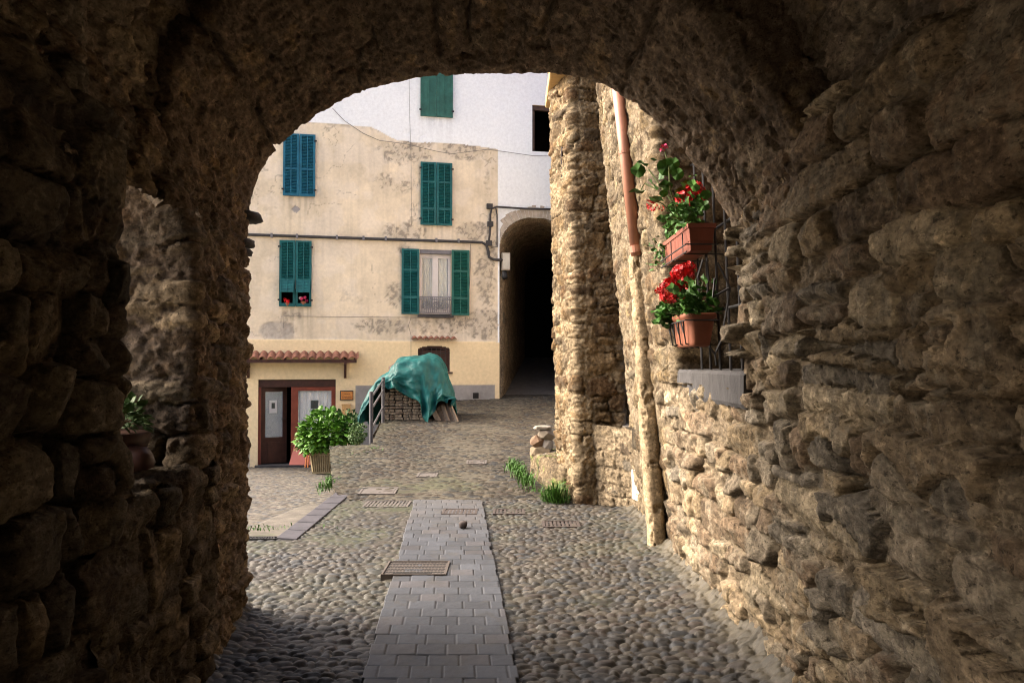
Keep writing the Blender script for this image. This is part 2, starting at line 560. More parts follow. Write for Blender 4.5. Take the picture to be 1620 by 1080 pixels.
def mouthY(X):
    return 4.45 + (1.25 - X) / 2.95 * .85
MO_px = [(385, 400), (396, 320), (411, 268), (445, 228), (505, 180), (560, 150), (610, 134), (690, 121), (770, 116), (870, 116), (925, 123), (960, 135), (1005, 165), (1052, 203), (1100, 262), (1132, 312), (1155, 350), (1166, 378)]
MO = [(-1.73, 5.3, -.15), (-1.725, 5.3, 1.2)]
for px, py in MO_px:
    Y = 4.9
    for _ in range(6):
        Y = mouthY((px - CX) / FPX * Y)
    w = at(px, py, Y)
    MO.append(tuple(w))
MO += [(1.27, 4.44, 2.05), (1.40, 4.44, 1.75)]
NE = [(-1.58, 4.03, -.15), (-1.57, 4.03, 1.2), (-1.57, 4.03, 2.1), (-1.70, 4.0, 2.6), (-1.68, 3.95, 3.0), (-1.40, 3.9, 3.36), (-.8, 3.75, 3.66), (0, 3.6, 3.70), (.5, 3.5, 3.42), (.89, 3.4, 2.98), (1.16, 3.4, 2.65), (1.27, 3.4, 2.26), (1.42, 3.4, 1.75)]
NR = 740
Mc, LM = resample(MO, NR, 14)
Nc, LN = resample(NE, NR, 14)
def outdir(c):
    t = np.gradient(c[:, [0, 2]], axis=0)
    o = np.stack([-t[:, 1], 0 * t[:, 0], t[:, 0]], -1)
    return o / np.linalg.norm(o, axis=1, keepdims=True)
oM, oN = outdir(Mc), outdir(Nc)
ringU = np.linspace(0, (LM + LN) / 2, NR)
dep = 1.25
prof_s = [0, .85, .85 + dep, .85 + dep + .75]
V_ = lin(0, prof_s[-1], .0135)
corner = np.stack([Nc + oN * .85, Nc, Mc, Mc + oM * .75], 1)      # (NR,4,3)
P = np.zeros((NR, len(V_), 3))
for c in range(3):
    for i in range(NR):
        P[i, :, c] = np.interp(V_, prof_s, corner[i, :, c])
k = 4
ker = np.hanning(2 * k + 3)[1:-1]; ker /= ker.sum()
Pp = np.pad(P, ((0, 0), (k, k), (0, 0)), mode='reflect', reflect_type='odd')
P = np.apply_along_axis(lambda a: np.convolve(a, ker, 'valid'), 1, Pp)
def ring_mort(UU, VV):
    onarch = sstep(2.2, 3.0, UU) * (1 - sstep(ringU[-1] - 1.2, ringU[-1] - .6, UU))
    return .45 + .62 * onarch
H, C, UU, VV = rubble(ringU, V_, seed=11, sites=courses_v(11, ringU, V_, (.18, .5), (.09, .20)), depth=.065, mort=ring_mort, mvar=.5, rough=.036, holes=.05, mcol=(.225, .18, .132), lich=.5, tone=.68)
# long thin relief along the arch's voussoirs
vous = fbm(UU, VV, .05, 3, 5) * 0 + fbm(UU * 5.0, VV * .6, .22, 4, 91)
onarch = sstep(2.3, 3.0, UU)
H += onarch * .045 * (vous - .5) + onarch * .05 * (fbm(UU, VV, .5, 3, 57) - .5)
pits = sstep(.60, .72, fbm(UU, VV, .09, 4, 33, .6)) * .05
H -= pits * (.3 + .7 * onarch)
H = H * (1 - .55 * onarch)
fray = sstep(.16, 0, np.abs(VV - prof_s[2])) * onarch
H = H * (1 - .55 * fray)
for uc, w_ in ((3.35, .012), (3.9, .010), (4.55, .016), (4.75, .010), (5.2, .012), (5.75, .014)):
    cr = np.abs(UU - uc - .10 * (fbm(VV, VV * 0 + uc, .35, 4, 3) - .5) * 2)
    H -= .05 * sstep(w_ * 2, w_ * .4, cr) * onarch * sstep(.42, .52, fbm(UU, VV, .5, 3, 61))
jamb_shade = sstep(.95, .55, VV) * sstep(2.9, 2.3, UU)
C = C * np.array((.95, .90, .86)) * (1 - .12 * jamb_shade[..., None] * np.array((1.05, .95, .75)))  # left jamb's colour dimmed to imitate shade
N_ = gnormals(P)
# make normals face the passage side: test at the middle of the intrados
mid = len(V_) // 2
cen = np.array([-.1, 4.6, 1.8])
if np.dot(N_[NR // 2, mid], cen - P[NR // 2, mid]) < 0:
    N_ = -N_
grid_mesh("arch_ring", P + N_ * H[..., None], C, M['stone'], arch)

# stones that stick out of the left jamb, part of its masonry
def rock_mesh(mb, c, s, rng, n=10, rot=None, seed=0):
    vs, fs = [], []
    rings = 7
    for i in range(rings + 1):
        th = math.pi * i / rings
        for j in range(n):
            ph = 2 * math.pi * j / n
            d = Vector((math.sin(th) * math.cos(ph), math.sin(th) * math.sin(ph), math.cos(th)))
            d = Vector([math.copysign(abs(x) ** .72, x) for x in d])
            r = 1 + .30 * (rng.random() - .5)
            if i in (0, rings): r = 1.0
            vs.append(Vector((d.x * s[0] * r, d.y * s[1] * r, d.z * s[2] * r)))
    for i in range(rings):
        for j in range(n):
            j2 = (j + 1) % n
            fs.append((i * n + j, (i + 1) * n + j, (i + 1) * n + j2, i * n + j2))
    if rot is not None: vs = [rot @ v for v in vs]
    mb.add([v + Vector(c) for v in vs], fs)

rj = random.Random(6)
for px, py, Y, s_ in ((402, 343, 5.3, (.075, .16, .035)), (396, 384, 5.3, (.05, .14, .03)), (394, 399, 5.3, (.05, .12, .025)), (388, 545, 5.3, (.04, .1, .05)), (386, 690, 5.3, (.04, .1, .05))):
    jb = MB(); c = at(px, py, Y); rock_mesh(jb, (c.x - .04, c.y, c.z), s_, rj, 10)
    jb.build("jutting_stone", M['slab'], arch, world=True, smooth=True)
# near vault (wider barrel above the viewer)
VA = [(-1.56, 2.30), (-1.72, 2.62), (-1.78, 2.9), (-1.72, 3.15), (-1.45, 3.52), (-.8, 3.86), (0, 3.93), (.68, 3.68), (1.12, 3.22), (1.35, 2.78), (1.40, 2.5), (1.40, 2.3)]
vc, Lv = resample(VA, int(5.6 / .016), 10)
vu = np.linspace(0, Lv, len(vc))
vv = lin(-3.5, 4.02, .018)
H, C, UU, VV = rubble(vu, vv, seed=23, sites=courses_v(23, vu, vv, (.2, .5), (.09, .2)), depth=.065, mort=.55, mvar=.5, rough=.028, holes=.04, mcol=(.225, .18, .132), lich=.5, tone=.68)
H = H + .05 * (fbm(UU * 3, VV * .7, .25, 4, 8) - .5)
P = np.zeros(UU.shape + (3,))
P[..., 0] = vc[:, None, 0]
P[..., 2] = vc[:, None, 1]
P[..., 1] = VV
N_ = gnormals(P)
if N_[len(vc) // 2, 5, 2] > 0: N_ = -N_
grid_mesh("vault", P + N_ * H[..., None], C, M['stone'], arch)

# left wall nearest the viewer, low wall under the side opening, end wall behind, mass above
wall_from_path("side_wall", [(-1.85, 1.70), (-1.56, 1.80), (-1.56, 3.2), (-1.82, 3.27)], -.15, 2.55, M['stone'], arch, step=(.016, .014), seed=31, rw=(.18, .45), rh=(.12, .28), depth=.10, mort=.25, holes=.03, mcol=(.15, .12, .09), rad=.10, tone=.34)  # low tone paints this wall's shade into its colour
sx = [(-1.55, -.15), (-1.56, 1.08), (-2.45, 1.12)]
q, su = path_pts(sx, .014, .07)
sv = lin(3.0, 4.25, .014)
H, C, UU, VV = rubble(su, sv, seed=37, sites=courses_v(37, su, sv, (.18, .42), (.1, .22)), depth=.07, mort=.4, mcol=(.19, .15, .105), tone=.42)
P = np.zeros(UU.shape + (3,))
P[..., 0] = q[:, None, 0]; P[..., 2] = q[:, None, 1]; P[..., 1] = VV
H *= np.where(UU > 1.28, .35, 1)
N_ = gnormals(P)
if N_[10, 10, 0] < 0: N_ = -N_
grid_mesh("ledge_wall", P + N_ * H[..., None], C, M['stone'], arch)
mb = MB()
mb.bx(-1.9, 2.6, -3.75, -3.45, -.3, 4.9)
mb.bx(-2.1, 2.9, -3.45, 4.4, 4.62, 4.95)
mb.bx(1.75, 2.9, -3.45, 4.3, -.3, 4.62)
mb.bx(-1.95, -1.8, -3.45, 3.1, 2.5, 4.62)
mb.bx(-1.9, -1.6, -3.45, .45, -.3, 2.5)  # stops short: unseen opening added so light reaches the right wall
mb.bx(-3.0, -1.96, 2.3, 4.1, 3.0, 3.16)  # unseen eave slab, added to shade the left jamb
mb.build("masonry_and_shade_eave", M['conc'], arch, world=True)

# ================================================================ RIGHT HAND STONE WALL
rwall = empty("stone_wall", (1.36, 6, 0), "long rubble stone wall with a deep window recess along the right side of the lane", "stone wall")
def rlean(Y, Z):
    k = .055 + .045 * sstep(5.0, 6.8, Y)
    return -k * Z, 0 * Z
def near_mort(UU, VV):
    return .16 + .22 * sstep(4.2, 6.2, UU - 3.0) + .10 * sstep(1.0, 2.0, VV)
# near stretch
rocks = [(3.0 + 2.72, .80, .27, .13, 1.8), (3.0 + 2.2, .72, .30, .24, 1.9), (3.0 + 4.40, 1.74, .13, .10, 2.2), (3.0 + 4.36, 2.22, .16, .14, 1.8), (3.0 + 3.1, 1.02, .34, .11, 1.2), (3.0 + 2.55, 1.30, .42, .12, 1.15), (3.0 + 3.25, 1.33, .34, .11, 1.1), (3.0 + 2.3, 1.62, .40, .15, 1.1),
         (3.0 + 3.15, 1.66, .42, .12, 1.15), (3.0 + 3.8, 1.18, .26, .13, 1.3), (3.0 + 3.45, .55, .2, .12, 1.4), (3.0 + 2.9, .45, .28, .16, 1.5), (3.0 + 3.62, 1.50, .10, .12, -1.3), (3.0 + 3.36, 1.72, .13, .09, -1.4), (3.0 + 3.2, .86, .14, .10, -1.2)]
def near_wall():
    st, zs = .0125, .0115
    folded, u = path_pts([(1.38, -3.0), (1.39, 4.46), (3.6, 4.60)], st, .07)
    straight, u2 = path_pts([(1.38, -3.0), (1.385, 4.46), (1.36, 6.6)], st, .07)
    n = min(len(u), len(u2)); folded, straight, u = folded[:n], straight[:n], u[:n]
    v = lin(-.15, 2.62, zs)
    S = courses(random.Random(41), 0, 7.0, v[0], v[-1], (.30, .80), (.085, .20)) + courses(random.Random(42), 7.02, u[-1], v[0], v[-1], (.18, .5), (.08, .20))
    H, C, UU, VV = rubble(u, v, seed=41, sites=S, depth=.080, mort=near_mort, mvar=.50, rough=.024, holes=.05, cavity=1.5, extra=rocks, tilt=.45,
                          lich=.6, mcol=(.235, .185, .122), tone=.71, edge=.20, facet=.6)
    up = (VV > 1.47)
    P = np.zeros(UU.shape + (3,))
    for c in (0, 1):
        P[..., c] = np.where(up, folded[:, None, c], straight[:, None, c])
    P[..., 2] = VV
    lx, ly = rlean(np.minimum(P[..., 1], 9), VV)
    P[..., 0] += lx
    jrow = int(np.argmax(v > 1.47))
    N = np.zeros_like(P)
    N[:, :jrow] = gnormals(P[:, :jrow], True)
    N[:, jrow:] = gnormals(P[:, jrow:], True)
    keep = np.ones((n - 1, len(v) - 1), bool)
    keep[:, jrow - 1] = (u[:-1] < 7.40)
    keep[(u[:-1] > 7.46 + .75), jrow:] = False
    grid_mesh("near_masonry", P + N * H[..., None], C, M['stone'], rwall, keep)
near_wall()
# far stretch with the jamb of the recess
wall_from_path("far_masonry", [(2.0, 6.32), (1.385, 6.22), (1.365, 8.55), (1.55, 8.95), (2.9, 9.1)], -.15, 5.2, M['stone'], rwall, step=(.014, .0135), lean=rlean, flip=True, rad=.07,
               seed=47, rw=(.22, .5), rh=(.11, .26), depth=.06, mort=.55, mvar=.6, rough=.022, lich=.4, tone=.45, mcol=(.34, .268, .175), edge=.24, pal=PAL_WARM * np.array((.80, .76, .68)))
# low masonry between the wall and the buttress
wall_from_path("low_masonry", [(.95, 9.42), (1.34, 8.82), (1.38, 8.3)], -.15, .92, M['stone'], rwall, step=(.014, .0135), lean=rlean, flip=False, rad=.12,
               seed=53, rw=(.15, .35), rh=(.1, .22), depth=.05, mort=.85, mvar=.3, rough=.022, tone=.46, edge=.24, mcol=(.34, .265, .17), pal=PAL_WARM)
mb = MB()
mb.bx(1.25, 2.6, 9.15, 9.6, .7, .9)
mb.build("low_masonry_top", M['conc'], rwall, world=True)
# recess back, sill
mb = MB()
mb.bx(1.86, 2.0, 4.3, 6.4, 1.3, 5.0)
mb.bx(1.3, 2.9, 4.3, 6.5, 4.3, 5.2)
mb.build("recess_back", M['brownwood'], rwall, world=True)
sill = MB()
sx0, sx1 = 1.24, 1.9
nseg = 26
vs, fs = [], []
rng = random.Random(4)
for i in range(nseg + 1):
    y = 4.38 + (6.2 - 4.38) * i / nseg
    j1, j2, j3 = [rng.uniform(-.008, .008) for _ in range(3)]
    for (x, z) in ((sx1, 1.36), (sx0 + .01, 1.355 + j3), (sx0 - .004 + j1, 1.38), (sx0 + j2, 1.535), (sx0 + .018, 1.555 + j1 * .5), (sx1, 1.565)):
        vs.append((x, y, z))
for i in range(nseg):
    for k in range(5):
        fs.append((i * 6 + k, i * 6 + k + 1, (i + 1) * 6 + k + 1, (i + 1) * 6 + k))
fs.append((5, 4, 3, 2, 1, 0)); fs.append(tuple(nseg * 6 + k for k in range(6)))
sill.add(vs, fs)
sill.build("window_sill", M['slab'], rwall, world=True)
# window in the recess: frame and white curtain strip
wf = MB()
for (y0, y1) in ((5.86, 5.93), (4.7, 4.77), (5.28, 5.34)):
    wf.bx(1.80, 1.86, y0, y1, 1.6, 3.4)
wf.bx(1.80, 1.86, 4.77, 5.28, 3.3, 3.4); wf.bx(1.80, 1.86, 5.34, 5.86, 3.3, 3.4)
fr = wf.build("window", M['brownwood'], rwall, world=True)
MB().bx(1.785, 1.795, 5.93, 6.12, 1.75, 2.5).build("curtain", M['curtain'], rwall, world=True)

# ================================================================ GROUND
def lane_z(X, Y):
    return np.maximum(0, Y - 9.5) * .067 * sstep(9.2, 10.2, Y)

rngc = random.Random(5)
def strip_x(Y):      # left and right edge of the paved strip
    return -.458 - .0712 * Y, .335 - .0712 * Y

def cobble_sites(rng, x0, x1, y0, y1, a=(.036, .056), b=(.028, .042)):
    S = []
    y = y0
    while y < y1:
        h = rng.uniform(*b) * 2
        x = x0 - rng.random() * .1
        while x < x1:
            w = rng.uniform(*a) * 2 * (.75 + .7 * rng.random() ** 2)
            S.append((x + w / 2, y + h / 2 + rng.uniform(-.3, .3) * h, w / 2 * .96, h / 2 * rng.uniform(.85, 1.2)))
            x += w
        y += h * .98
    return S

def cobbles(name, x0, x1, y0, y1, step, seed, keepf, zf, a, b, depth, mort, dirt, mossf=None, pal=PAL_COB, m=None, wamp=.018, extra_h=None, kind='structure', mblend=None):
    U, V = lin(x0, x1, step), lin(y0, y1, step)
    S = cobble_sites(random.Random(seed), x0, x1, y0, y1, a, b)
    UU, VV, F1, F2, ID, LU, LV = stone_field(U, V, S, 2.3, wamp, .2, seed)
    nr = np.random.RandomState(seed)
    e = np.clip((F2 - F1) / .75, 0, 1)
    lim = np.clip((1.12 - F1) / .7, 0, 1)
    s = np.minimum(e, lim)
    prof = np.sqrt(np.clip(1 - (1 - s) ** 2, 0, 1))
    pr = nr.uniform(.55, 1.15, len(S))[ID] + .25 * (nr.uniform(-1, 1, len(S))[ID] * LU + nr.uniform(-1, 1, len(S))[ID] * LV)
    hs = depth * prof * pr
    ml = mort + .5 * (fbm(UU, VV, .6, 4, seed + 3) - .5) * 2
    if mblend is not None: ml = ml + mblend(UU, VV)
    hm = depth * ml * .7 + .004 * (fbm(UU, VV, .04, 3, seed + 4) - .5)
    w = sstep(-.0015, .003, hs - hm)
    Hh = np.maximum(hs, hm) + .012 * (fbm(UU, VV, .7, 3, seed + 8) - .5)
    cs = (pal[nr.randint(0, len(pal), len(S))] * nr.uniform(.75, 1.25, (len(S), 1)))[ID]
    cs = cs * (.78 + .44 * fbm(UU, VV, .05, 3, seed + 6))[..., None]
    cm = np.array(dirt) * (.6 + .8 * fbm(UU, VV, .2, 4, seed + 7))[..., None]
    if mossf is not None:
        mo = mossf(UU, VV)[..., None]
        cm = cm * (1 - mo) + np.array((.045, .060, .016)) * mo
        cs = cs * (1 - .35 * mo) + np.array((.06, .07, .03)) * .35 * mo
    Cc = cs * w[..., None] + cm * (1 - w[..., None])
    Z = zf(UU, VV) + Hh
    if extra_h is not None:
        eh, ec = extra_h(UU, VV)
        Z = Z + eh
        Cc = Cc * (1 - ec[..., None]) + np.array((.062, .052, .032)) * (.7 + .6 * fbm(UU, VV, .1, 4, 99))[..., None] * ec[..., None]
    P = np.stack([UU, VV, Z], -1)
    kx, ky = (UU[:-1, :-1] + step / 2), (VV[:-1, :-1] + step / 2)
    o = grid_mesh(name, P, Cc, m or M['cobble'], None, keepf(kx, ky) if keepf else None)
    return prop(o, kind=kind)

def lane_moss(X, Y):
    return sstep(.46, .62, fbm(X, Y, .7, 4, 71)) * sstep(4.6, 6.0, Y) * .35
def dirt_ramp(X, Y):
    d = 1.37 - X + .05 * (fbm(X, Y, .3, 3, 5) - .5)
    w = np.clip(np.exp(-np.maximum(d, 0) / .13), 0, 1)
    right = (X > .9) * w * (Y < 9)
    left = np.clip(np.exp(-np.maximum(X + 1.62 + .12 * (Y - 4) * .8, 0) / .10), 0, 1) * (Y < 5.3)
    t = np.clip(right + .6 * left, 0, 1)
    return .13 * t * (.7 + .6 * fbm(X, Y, .12, 4, 15)), sstep(.12, .5, t)
def smooth_patch(X, Y):      # the flatter, mortared patch beside the drain
    return .75 * sstep(6.6, 7.4, Y) * (X < -.8)
cobbles("cobbled_lane", -2.9, 1.75, 1.6, 9.6, .0115, 61, lambda x, y: ~((x < -1.95) & (y > 7.48)), lambda x, y: 0 * x,
        (.031, .048), (.022, .034), .024, .20, (.034, .030, .019), lane_moss, extra_h=dirt_ramp, mblend=smooth_patch)
# the rising road beyond
EDGE = [(-1.98, 9.6), (-2.24, 10.3), (-2.95, 13.30), (-2.30, 13.42), (-2.56, 16.2), (-2.9, 20.6)]
def road_keep(x, y):
    ex = np.interp(y, [9.5, 9.6, 10.3, 13.30, 13.42, 16.2, 20.6, 30], [-1.98, -1.98, -2.24, -2.95, -2.3, -2.56, -2.9, -1.0])
    return (x > ex)
def road_band(X, Y):
    c = -1.06 + .09 * (Y - 9.5)
    return .45 * sstep(.75, .35, np.abs(X - c)) * (.6 + .8 * (fbm(X, Y, .5, 3, 19)))
def road_moss(X, Y):
    return np.clip(sstep(.5, .64, fbm(X, Y, .8, 4, 73)) * sstep(13.5, 10.0, Y) * .6 + sstep(-1.9, -2.6, X) * .6, 0, 1) * .6
cobbles("cobbled_road", -3.0, 3.2, 9.58, 21.2, .015, 67, road_keep, lane_z, (.045, .075), (.024, .038), .026, .42, (.070, .062, .044), road_moss,
        pal=PAL_COB * np.array((1.02, .98, .92)), m=M['far_cobble'], mblend=road_band)
# sunken square by the house
def sq_z(X, Y):
    return -.068 * np.maximum(0, Y - 7.45) - .008
def sq_mort(X, Y):
    b1 = sstep(.16, .10, np.abs(Y - 8.02)) + sstep(.3, .24, np.abs(X + 2.38)) * (Y < 10.5)
    return 1.5 * np.clip(b1, 0, 1)
cobbles("pebbled_square", -7.5, -1.9, 7.46, 20.2, .022, 71, lambda x, y: ~((x > -2.0) & (y < 9.7)), sq_z, (.030, .05), (.028, .045), .018, .45, (.10, .088, .070), lambda X, Y: sstep(.6, .7, fbm(X, Y, .5, 4, 75)) * sstep(9.5, 8, Y) * .6,
        pal=PAL_COB * 1.6 + .015, m=M['far_cobble'], mblend=sq_mort)
# ground sheets far around
mb = MB()
mb.quad((-300, -300, -1.35), (300, -300, -1.35), (300, 300, -1.35), (-300, 300, -1.35))
prop(mb.build("ground", M['conc']), kind='structure')
mb = MB()
mb.quad((-14, -6, -.06), (-1.6, -6, -.06), (-1.6, 7.5, -.06), (-14, 7.5, -.06))
mb.quad((-14, 7.5, -.06), (-7.4, 7.5, -.06), (-7.4, 21, -.97), (-14, 21, -.97))
mb.quad((1.6, 8.9, -.02), (8, 8.9, -.02), (8, 21.2, .78), (1.6, 21.2, .74))
prop(mb.build("yard_ground", M['conc']), kind='structure')

mb = MB()
mb.quad((-1.6, -6, -.05), (4, -6, -.05), (4, 2.0, -.05), (-1.6, 2.0, -.05))
prop(mb.build("passage_ground", mat("dark_unseen_floor", (.09, .072, .05), .95, .3, 6, .5, 40, .01)), kind='structure')  # unseen floor by the viewer, kept dark to cut bounced light
# paved strip of slate blocks
def paved_strip():
    y0, y1 = 1.8, 9.47
    U, V = lin(0, .793, .006), lin(y0, y1, .0085)
    UU, VV = np.meshgrid(U, V, indexing='ij')
    rw = .165
    vr = VV + .006 * (fbm(UU, VV, .4, 2, 3) - .5)
    row = np.floor(vr / rw)
    off = (row % 2) * .085 + (hsh(row, row * 0, 8) - .5) * .05
    bw = np.where(hsh(row, row * 0 + 2, 4) > .5, .165, .175)
    cu = (UU + off) / bw
    cell = np.floor(cu)
    fu, fv = (cu - cell) * bw, (vr - row * rw)
    de = np.minimum(np.minimum(fu, bw - fu), np.minimum(fv, rw - fv))
    g = sstep(.0008, .0048, de)
    r1 = hsh(cell, row, 12)
    r2 = hsh(cell, row, 19)
    Z = .034 + .008 * g + .004 * (r1 - .5) + ((fu / bw - .5) * (r2 - .5) + (fv / rw - .5) * (r1 - .5)) * .006 + .003 * (fbm(UU, VV, .05, 3, 6) - .5)
    c = np.array((.045, .049, .056)) * (.72 + .56 * r1)[..., None]
    warm = (r2 > .8)[..., None]
    c = np.where(warm, c * np.array((1.12, 1.0, .92)), c)
    c = c * (.72 + .56 * fbm(UU, VV, .35, 5, 14, .6))[..., None]
    dirt = sstep(.55, .7, fbm(UU, VV, .16, 5, 24, .65))[..., None] * .45
    c = c * (1 - dirt) + np.array((.045, .041, .033)) * dirt
    far_pale = sstep(7.0, 9.4, VV)[..., None] * .35  # strip gets paler towards its far end
    c = c * (1 - far_pale) + np.array((.10, .094, .086)) * far_pale
    C = c * g[..., None] + np.array((.010, .009, .008)) * (1 - g[..., None])
    X = -.458 - .0712 * VV + UU
    edge = np.minimum(UU, .793 - UU)
    Z = np.where(edge < .004 + .016 * hsh(row, (UU > .4).astype(float), 77) * (hsh(row, (UU > .4).astype(float), 78) > .4), Z - .05, Z)
    o = grid_mesh("paved_strip", np.stack([X, VV, Z], -1), C, M['paver'])
    prop(o, kind='structure')
paved_strip()

# dark stone channel along the square
def strip_quads(name, pts0, pts1, z, m, n=7, gapf=.012):
    mb = MB()
    a0, a1 = Vector(pts0[0]), Vector(pts0[1])
    b0, b1 = Vector(pts1[0]), Vector(pts1[1])
    for i in range(n):
        t0, t1 = i / n + gapf / 2, (i + 1) / n - gapf / 2
        p = [a0.lerp(b0, t0), a1.lerp(b1, t0), a1.lerp(b1, t1), a0.lerp(b0, t1)]
        c = sum(p, Vector((0, 0, 0))) / 4
        top = [Vector((q.x, q.y, q.z + z)) for q in p]
        bot = [Vector((q.x, q.y, q.z - .08)) for q in p]
        mb.add(bot + top, [(3, 2, 1, 0), (4, 5, 6, 7), (0, 1, 5, 4), (1, 2, 6, 5), (2, 3, 7, 6), (3, 0, 4, 7)])
    return prop(mb.build(name, m, bevel=.006), kind='structure')
M['channel'] = mat("channel_stone", (.045, .042, .048), .7, .3, 8, .3, 40, .004)
strip_quads("drain_channel_path", [(-2.13, 7.46, 0), (-1.93, 7.40, 0)], [(-2.15, 10.05, 0), (-1.95, 10.05, 0)], .034, M['channel'])

# ================================================================ BUTTRESS PILLAR
but = empty("stone_buttress", (.9, 9.4, 0), "tall rough stone buttress pillar standing right of the dark alley", "buttress")
def blean(Y, Z):
    return -.018 * Z - .04 * sstep(.9, .0, Z) * 0, 0 * Z
def but_mort(UU, VV):
    return .66 - .34 * sstep(2.38, 2.52, UU)
wall_from_path("shaft", [(1.75, 10.6), (.67, 10.5), (.59, 9.95), (.76, 9.32), (1.27, 9.38), (1.38, 10.4)], -.15, 5.2, M['stone'], but, step=(.0125, .0125), lean=blean, flip=False, rad=.05,
               seed=59, rw=(.2, .5), rh=(.10, .24), depth=.075, mort=but_mort, mvar=.4, rough=.03, holes=.02, tone=.56, edge=.24, mcol=(.35, .27, .165), pal=PAL_WARM * np.array((.74, .64, .52)), lich=.25)
cap = MB()
cap.box((.93, 9.9, 4.97), (1.0, 1.35, .13))
cap.build("cap_slab", mat("yellow_stone", (.45, .30, .13), .9, .2, 6, .4, 30, .006), but, world=True, bevel=.02)
# iron tie bar on the buttress face
tie = empty("iron_tie_bar", at(888, 235, 9.62), "rusty iron tie bar fixed upright on the pale side of the buttress", "tie bar")
mb = MB()
p0, p1 = at(891, 190, 9.58), at(889, 282, 9.58)
mb.tube([p0, p0.lerp(p1, .35), p0.lerp(p1, .55) + Vector((-.01, -.03, 0)), p1], .014, 6)
mb.tube([p0.lerp(p1, .5), p0.lerp(p1, .5) + Vector((.1, .25, 0))], .012, 6)
mb.build("bar", M['rust'], tie, world=True)

# ================================================================ HOUSE ACROSS THE SQUARE
P0 = at(790, 632, 20.2)
HROT = math.atan2(20.16 - 19.0, -.62 + 5.99)
HC, HS = math.cos(HROT), math.sin(HROT)
def fu(px, py, y=0.0):
    """pixel -> (u, z) in the house's own frame on the facade plane shifted by y"""
    d = ray(px, py)
    n = Vector((-HS, HC, 0))
    q = Vector((P0.x, P0.y, 0)) + n * y
    t = n.dot(q) / n.dot(d)
    p = d * t
    r = Vector((p.x, p.y, 0)) - q
    return r.x * HC + r.y * HS, p.z + CAMZ - P0.z
def rect(x0, y0, x1, y1, y=0.0):
    a, b, c, d = fu(x0, y0, y), fu(x1, y0, y), fu(x1, y1, y), fu(x0, y1, y)
    return (a[0] + d[0]) / 2, (b[0] + c[0]) / 2, (c[1] + d[1]) / 2, (a[1] + b[1]) / 2      # u0,u1,z0,z1
def hw(u, y, z):
    return Vector((P0.x + u * HC - y * HS, P0.y + u * HS + y * HC, P0.z + z))

